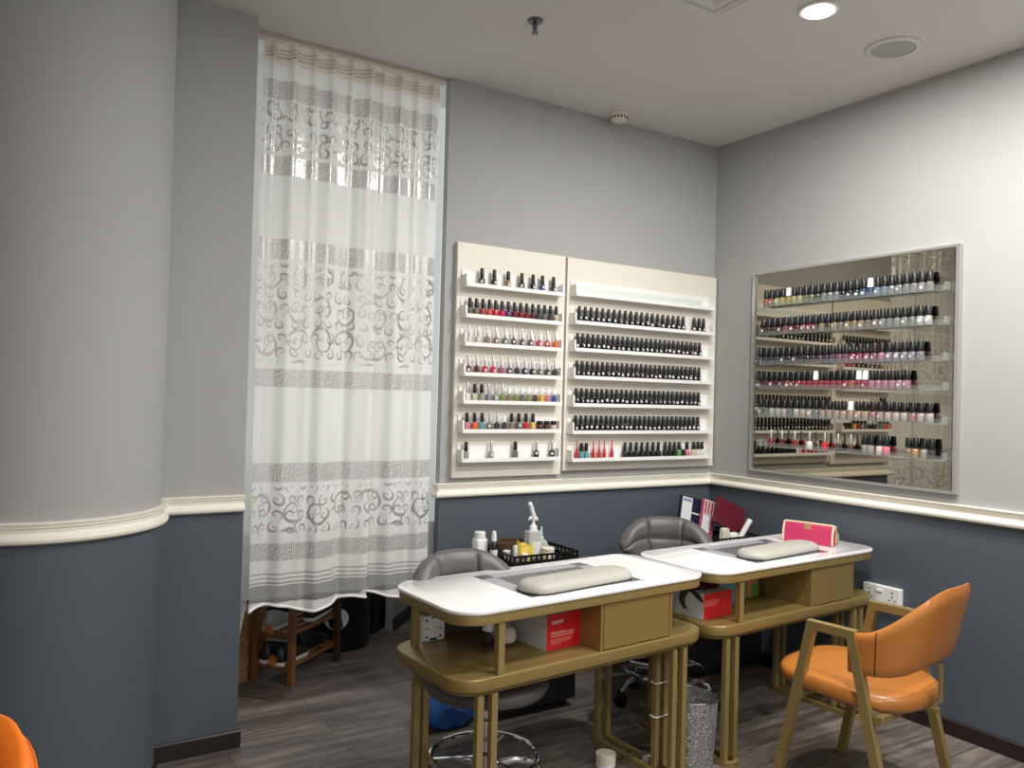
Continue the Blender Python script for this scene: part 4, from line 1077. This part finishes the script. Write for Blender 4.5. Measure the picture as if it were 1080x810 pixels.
# orange tub chair at the left edge
t = thing('tub_chair', 'bright orange tub chair cut off at the lower left', 'armchair', (-3.945, -1.86, 0), R(-8))
bm = newbm(); NU, NV = 60, 14
def tub(uu, vv, side):
    a = R(128)*uu; s = abs(uu)
    zt = .86-.20*max(0, (s-.45)/.55)**1.5; zb = .36
    th = .066*math.sqrt(max(.02, 1-abs(2*vv-1)**4))*(1 if s < .97 else .7); r0 = .20+.075*vv
    z = zb+(zt-zb)*vv + (0)
    return ((r0+side*th*.6)*math.sin(a)*1.04, (r0+side*th*.6)*math.cos(a), z)
I = [[bm.verts.new(tub(-1+2*i/NU, j/NV, -1)) for j in range(NV+1)] for i in range(NU+1)]
O = [[bm.verts.new(tub(-1+2*i/NU, j/NV, 1)) for j in range(NV+1)] for i in range(NU+1)]
for i in range(NU):
    for j in range(NV):
        bm.faces.new((I[i][j], I[i+1][j], I[i+1][j+1], I[i][j+1])); bm.faces.new((O[i][j], O[i][j+1], O[i+1][j+1], O[i+1][j]))
    bm.faces.new((I[i][NV], I[i+1][NV], O[i+1][NV], O[i][NV])); bm.faces.new((I[i][0], O[i][0], O[i+1][0], I[i+1][0]))
for j in range(NV):
    bm.faces.new((I[0][j], I[0][j+1], O[0][j+1], O[0][j])); bm.faces.new((I[NU][j], O[NU][j], O[NU][j+1], I[NU][j+1]))
sh = obj('shell', bm, M['orange'], t, smooth=70)
bm = newbm(); tube(bm, [tub(-.98+1.96*k/60, .93, 1.05) for k in range(61)], .002, 6); obj('stitching', bm, M['orange'], sh)
bm = newbm(); lathe(bm, [(.12, .36), (.20, .365), (.215, .39), (.215, .44), (.19, .465), (.002, .475)], 36); obj('seat', bm, M['orange'], t, smooth=60)
for k in range(4):
    a = R(45+90*k); bm = newbm(); tube(bm, [(.14*math.cos(a), .14*math.sin(a), .362), (.21*math.cos(a), .21*math.sin(a), 0)], [.018, .011], 10); obj('leg', bm, M['wood_dark'], t)

# ------------------------------------------------------------------ floor items under the tables
t = thing('waste_bin', 'round silver glitter waste bin between the two tables', 'bin', (-1.262, -1.135, 0))
bm = newbm(); lathe(bm, [(.088, 0), (.092, .004), (.108, .272), (.108, .276), (.103, .276), (.087, .012), (.002, .010)], 40); obj('bucket', bm, M['glitter'], t)
bm = newbm(); tube(bm, [(.1065*math.cos(2*PI*i/44), .1065*math.sin(2*PI*i/44), .2785) for i in range(44)], .0042, 8, True); obj('rim', bm, M['chrome'], t)
t = thing('plastic_bag', 'crumpled blue nylon bag with white logo on the floor', 'bag', (-1.965, -.315, 0))
bm = newbm(); rr = random.Random(5); NU, NV = 40, 20
for_r = []
for j in range(NV+1):
    q = j/NV; ring = []
    rad = .145*math.sin(PI*min(.5, .12+q*.9))**.6*(1 if q < .45 else max(.05, 1-((q-.45)/.6)**1.5)); z = .21*q
    for i in range(NU):
        a = 2*PI*i/NU; k = 1+.07*math.sin(5*a+q*6)+.05*math.sin(9*a-q*11)+.03*math.sin(17*a+q*20)
        ring.append(bm.verts.new((rad*k*math.cos(a)*1.05, rad*k*math.sin(a)*.72, z+(.012*math.sin(4*a+q*5) if q > .05 else 0))))
    for_r.append(ring)
for a, b_ in zip(for_r, for_r[1:]):
    for i in range(NU): bm.faces.new((a[i], a[(i+1) % NU], b_[(i+1) % NU], b_[i]))
bm.faces.new(for_r[0][::-1]); bm.faces.new(for_r[-1])
bag = obj('bag', bm, M['blue_bag'], t, smooth=60)
bm = newbm()
for (pts, w) in (([(-.030, -.113, .142), (-.022, -.113, .158), (-.012, -.112, .148), (.002, -.112, .138)], .006), ([(-.055, -.110, .150), (-.045, -.112, .158)], .006), ([(-.045, -.115, .128), (-.040, -.115, .136)], .003), ([(-.030, -.115, .126), (-.024, -.115, .133)], .003), ([(-.018, -.115, .124), (-.014, -.115, .130)], .003)):
    tube(bm, [(x, y-.006, z) for x, y, z in pts], w*.7, 6)
obj('logo', bm, M['label_white'], bag, smooth=50)
t = thing('white_jar', 'squat white plastic jar with ribbed screw lid below front table', 'bottle', (-1.60, -1.00, 0))
bm = newbm(); lathe(bm, [(.036, 0), (.040, .004), (.040, .022), (.034, .026)], 28); obj('body', bm, M['white_plastic'], t, smooth=50)
bm = newbm()
prof = [(.040*(1+.025*(k % 2)), 0) for k in range(48)]
A = [bm.verts.new((r*math.cos(2*PI*k/48), r*math.sin(2*PI*k/48), .0265)) for k, (r, _) in enumerate(prof)]; B = [bm.verts.new((v.co.x, v.co.y, .058)) for v in A]
for k in range(48): bm.faces.new((A[k], A[(k+1) % 48], B[(k+1) % 48], B[k]))
bm.faces.new(A[::-1]); bm.faces.new(B); obj('screw_cap', bm, M['cream_wax'], t, smooth=20)
def cable(label, pts, r=.004):
    P = [Vector(p) for p in pts]; Q = []
    for i in range(len(P)-1):
        p0, p1, p2, p3 = P[max(i-1, 0)], P[i], P[i+1], P[min(i+2, len(P)-1)]
        for k in range(8):
            s = k/8; Q.append(.5*((2*p1)+(p2-p0)*s+(2*p0-5*p1+4*p2-p3)*s*s+(3*p1-p0-3*p2+p3)*s**3))
    Q.append(P[-1])
    bm = newbm(); tube(bm, Q, r, 8); o = obj('power_cable', bm, M['black'], None, smooth=60)
    return tag(o, label, 'cable', 'black cables under the front table')
cable('black cable running down the back right leg of front table', [local(T1, .498, .215, .50), local(T1, .499, .218, .30), local(T1, .498, .217, .06), local(T1, .50, .19, .006), local(T1, .53, .06, .006), local(T1, .60, -.02, .006)])
cable('black cable looping on the floor beside the squat white jar', [local(T1, .33, .08, .006), local(T1, .38, .02, .006), local(T1, .44, .07, .006), local(T1, .49, .0, .006), local(T1, .47, -.09, .006)])
t = thing('plug', 'small white plug at the end of the floor cable', 'plug', local(T1, .47, -.045, 0))
bm = newbm(); box(bm, -.018, .018, -.014, .014, 0, .022); obj('body', bm, M['white_plastic'], t, smooth=0, bevel=.004)
bm = newbm(); tube(bm, [(-.018, 0, .011), (-.034, 0, .009)], .005, 8); obj('strain_relief', bm, M['white_plastic'], t)

# ------------------------------------------------------------------ nook under the curtain
t = thing('shoe_rack', 'brown wooden shoe rack under the curtain', 'shoe rack', (-2.343, .692, 0), R(38))
# local x along the rack's long side (away to the right), local y across
Lr, Wr, Hr = .42, .22, .56
for (sx, sy, mt_) in ((-1, -1, 'wood'), (-1, 1, 'wood'), (1, -1, 'wood_dark'), (1, 1, 'wood_dark')):
    bm = newbm(); box(bm, sx*Lr/2-.016, sx*Lr/2+.016, sy*Wr/2-.016, sy*Wr/2+.016, 0, Hr); obj('post', bm, M[mt_], t, smooth=0, bevel=.002)
for z in (.09, .25, .43):
    bm = newbm()
    for sx in (-1, 1): box(bm, sx*Lr/2-.010, sx*Lr/2+.010, -Wr/2+.016, Wr/2-.016, z-.02, z+.018)
    for y in (-.09, -.03, .03, .09): box(bm, -Lr/2+.010, Lr/2-.010, y-.012, y+.012, z-.006, z+.006)
    obj('shelf', bm, M['wood'], t, smooth=0)
def rackpt(x, y, z):
    a = t.rotation_euler.z; return (t.location.x+x*math.cos(a)-y*math.sin(a), t.location.y+x*math.sin(a)+y*math.cos(a), z)
rt = t
def shoe(label, x, y, z, rz, mat, solem):
    s = thing('shoe', label, 'shoe', rackpt(x, y, z), rt.rotation_euler.z+rz)
    out = [(.038*math.sin(PI*k/12)*(1 if k < 6 else .9)*(1) if True else 0, 0) for k in range(1)]
    P = [(.13, 0), (.118, .030), (.075, .043), (.01, .036), (-.06, .032), (-.115, .030), (-.128, 0), (-.115, -.030), (-.06, -.032), (.01, -.034), (.075, -.040), (.118, -.028)]
    bm = newbm(); prism(bm, P, 0, .022, 0, .003); obj('sole', bm, solem, s, smooth=50)
    bm = newbm(); N = len(P)
    prev = None
    for (k, z_, sx) in ((1, .0222, 0), (.98, .045, 0), (.80, .070, -.018), (.55, .088, -.045), (.42, .102, -.062)):
        ring = [bm.verts.new((px*k+sx, py*k*(1 if k > .6 else .85), z_ - (.018*max(0, px)/.13*(z_ > .04)))) for px, py in P]
        if prev:
            for i in range(N): bm.faces.new((prev[i], prev[(i+1) % N], ring[(i+1) % N], ring[i]))
        else: bm.faces.new(ring[::-1])
        prev = ring
    bm.faces.new(prev); obj('upper', bm, mat, s, smooth=60)
    return s
shoe('black shoe on the lowest shelf of the wooden rack, front', -.115, -.045, .0965, R(0), M['shoe_black'], M['sole'])
shoe('black shoe on the lowest shelf of the wooden rack, behind the front one', -.110, .050, .0965, R(4), M['shoe_black'], M['sole'])
shoe('dark shoe at the far end of the lowest rack shelf', .14, .0, .0965, R(-5), M['shoe_black'], M['shoe_black'])
shoe('grey shoe on the middle shelf of the wooden rack', -.105, .04, .2565, R(3), M['shoe_grey'], M['sole'])
shoe('dark shoe at the far end of the middle rack shelf', .14, -.03, .2565, R(8), M['shoe_black'], M['sole'])
for k, (x, y, z, lb) in enumerate(((-.237, -.02, .095, 'orange leaf ornament on the lowest rail of the wooden rack'), (-.237, .01, .255, 'orange leaf ornament on the middle rail of the wooden rack'))):
    s = thing('leaf_ornament', lb, 'ornament', rackpt(x, y, z), rt.rotation_euler.z-PI/2)
    bm = newbm(); pts = []
    for q in range(22):
        a = 2*PI*q/22; r = .036 if q % 2 == 0 else .014; pts.append((r*math.cos(a), r*math.sin(a)))
    prism(bm, pts, 0, .006); bm.transform(Matrix.Translation((0, 0, .025)) @ Matrix.Rotation(PI/2, 4, 'X')); obj('leaf', bm, M['leaf_orange'], s, smooth=0)
    bm = newbm(); tube(bm, [(0, -.003, .022), (.004, -.003, -.012)], .0022, 6); obj('stem', bm, M['wood_dark'], s)
# cardboard box leaning against the pillar
t = thing('cardboard_box', 'flat brown cardboard box standing against the pillar under curtain', 'box', (-2.60, .73, 0), R(50))
bm = newbm(); box(bm, -.19, .17, -.03, .03, .002, .36); bx = obj('carton', bm, M['cardboard'], t, smooth=0, bevel=.003)
bm = newbm()
for k in range(9): box(bm, -.185, .165, -.0315, -.0300, .03+.035*k, .034+.035*k)
obj('corrugation', bm, M['wood'], bx, smooth=0)
t = thing('film_sheet', 'strip of white plastic film leaning beside the cardboard box', 'plastic film', (-2.735, .50, 0), R(40))
bm = newbm(); g = [[bm.verts.new((-.02+.065*i/6+.01*(1-j/14), .010*math.sin(i*1.1+j*.5), .002+.40*j/14)) for j in range(15)] for i in range(7)]
for i in range(6):
    for j in range(14): bm.faces.new((g[i][j], g[i+1][j], g[i+1][j+1], g[i][j+1]))
o = obj('sheet', bm, M['white_film'], t, smooth=60); md = o.modifiers.new('thick', 'SOLIDIFY'); md.thickness = .002
t = thing('floor_mat', 'dark brown mat on the floor beneath the wooden rack', 'mat', (-2.34, .66, 0), R(38))
# (mat is thin: rack and shoes stand beside/over it)
bm = newbm(); prism(bm, rrect(.17, .30, .04, 5, -.31, .01), .0003, .005, 0, .001); obj('mat', bm, M['mat'], t)
# black drum with white round sticker, black crate
t = thing('black_drum', 'black drum with white round label behind the wooden rack', 'drum', (-1.99, 1.035, 0))
bm = newbm(); lathe(bm, [(.175, 0), (.18, .006), (.185, .02), (.185, .50), (.19, .51), (.19, .53), (.17, .54), (.002, .542)], 48); dr = obj('drum', bm, M['black'], t, smooth=40)
bm = newbm(); 
N = 36; ang0 = math.atan2(-3.553-1.035, -3.706+1.99)+R(-4)
vs = []; 
for k in range(N):
    q = 2*PI*k/N; da = .072*math.cos(q)/.1862; zz = .195+.062*math.sin(q)
    vs.append(bm.verts.new((.1862*math.cos(ang0+da), .1862*math.sin(ang0+da), zz)))
bm.faces.new(vs); obj('round_label', bm, M['label_white'], dr, smooth=0)
t = thing('black_crate', 'black upright crate between the drum and slanted partition', 'crate', (-1.725, 1.225, 0), R(-46))
bm = newbm(); box(bm, -.10, .085, -.10, .10, 0, .60); b_ = obj('crate', bm, M['black_matte'], t, smooth=0, bevel=.006)
bm = newbm(); box(bm, -.106, .091, -.106, .106, .560, .585); obj('rim', bm, M['black'], t, smooth=0, bevel=.003)
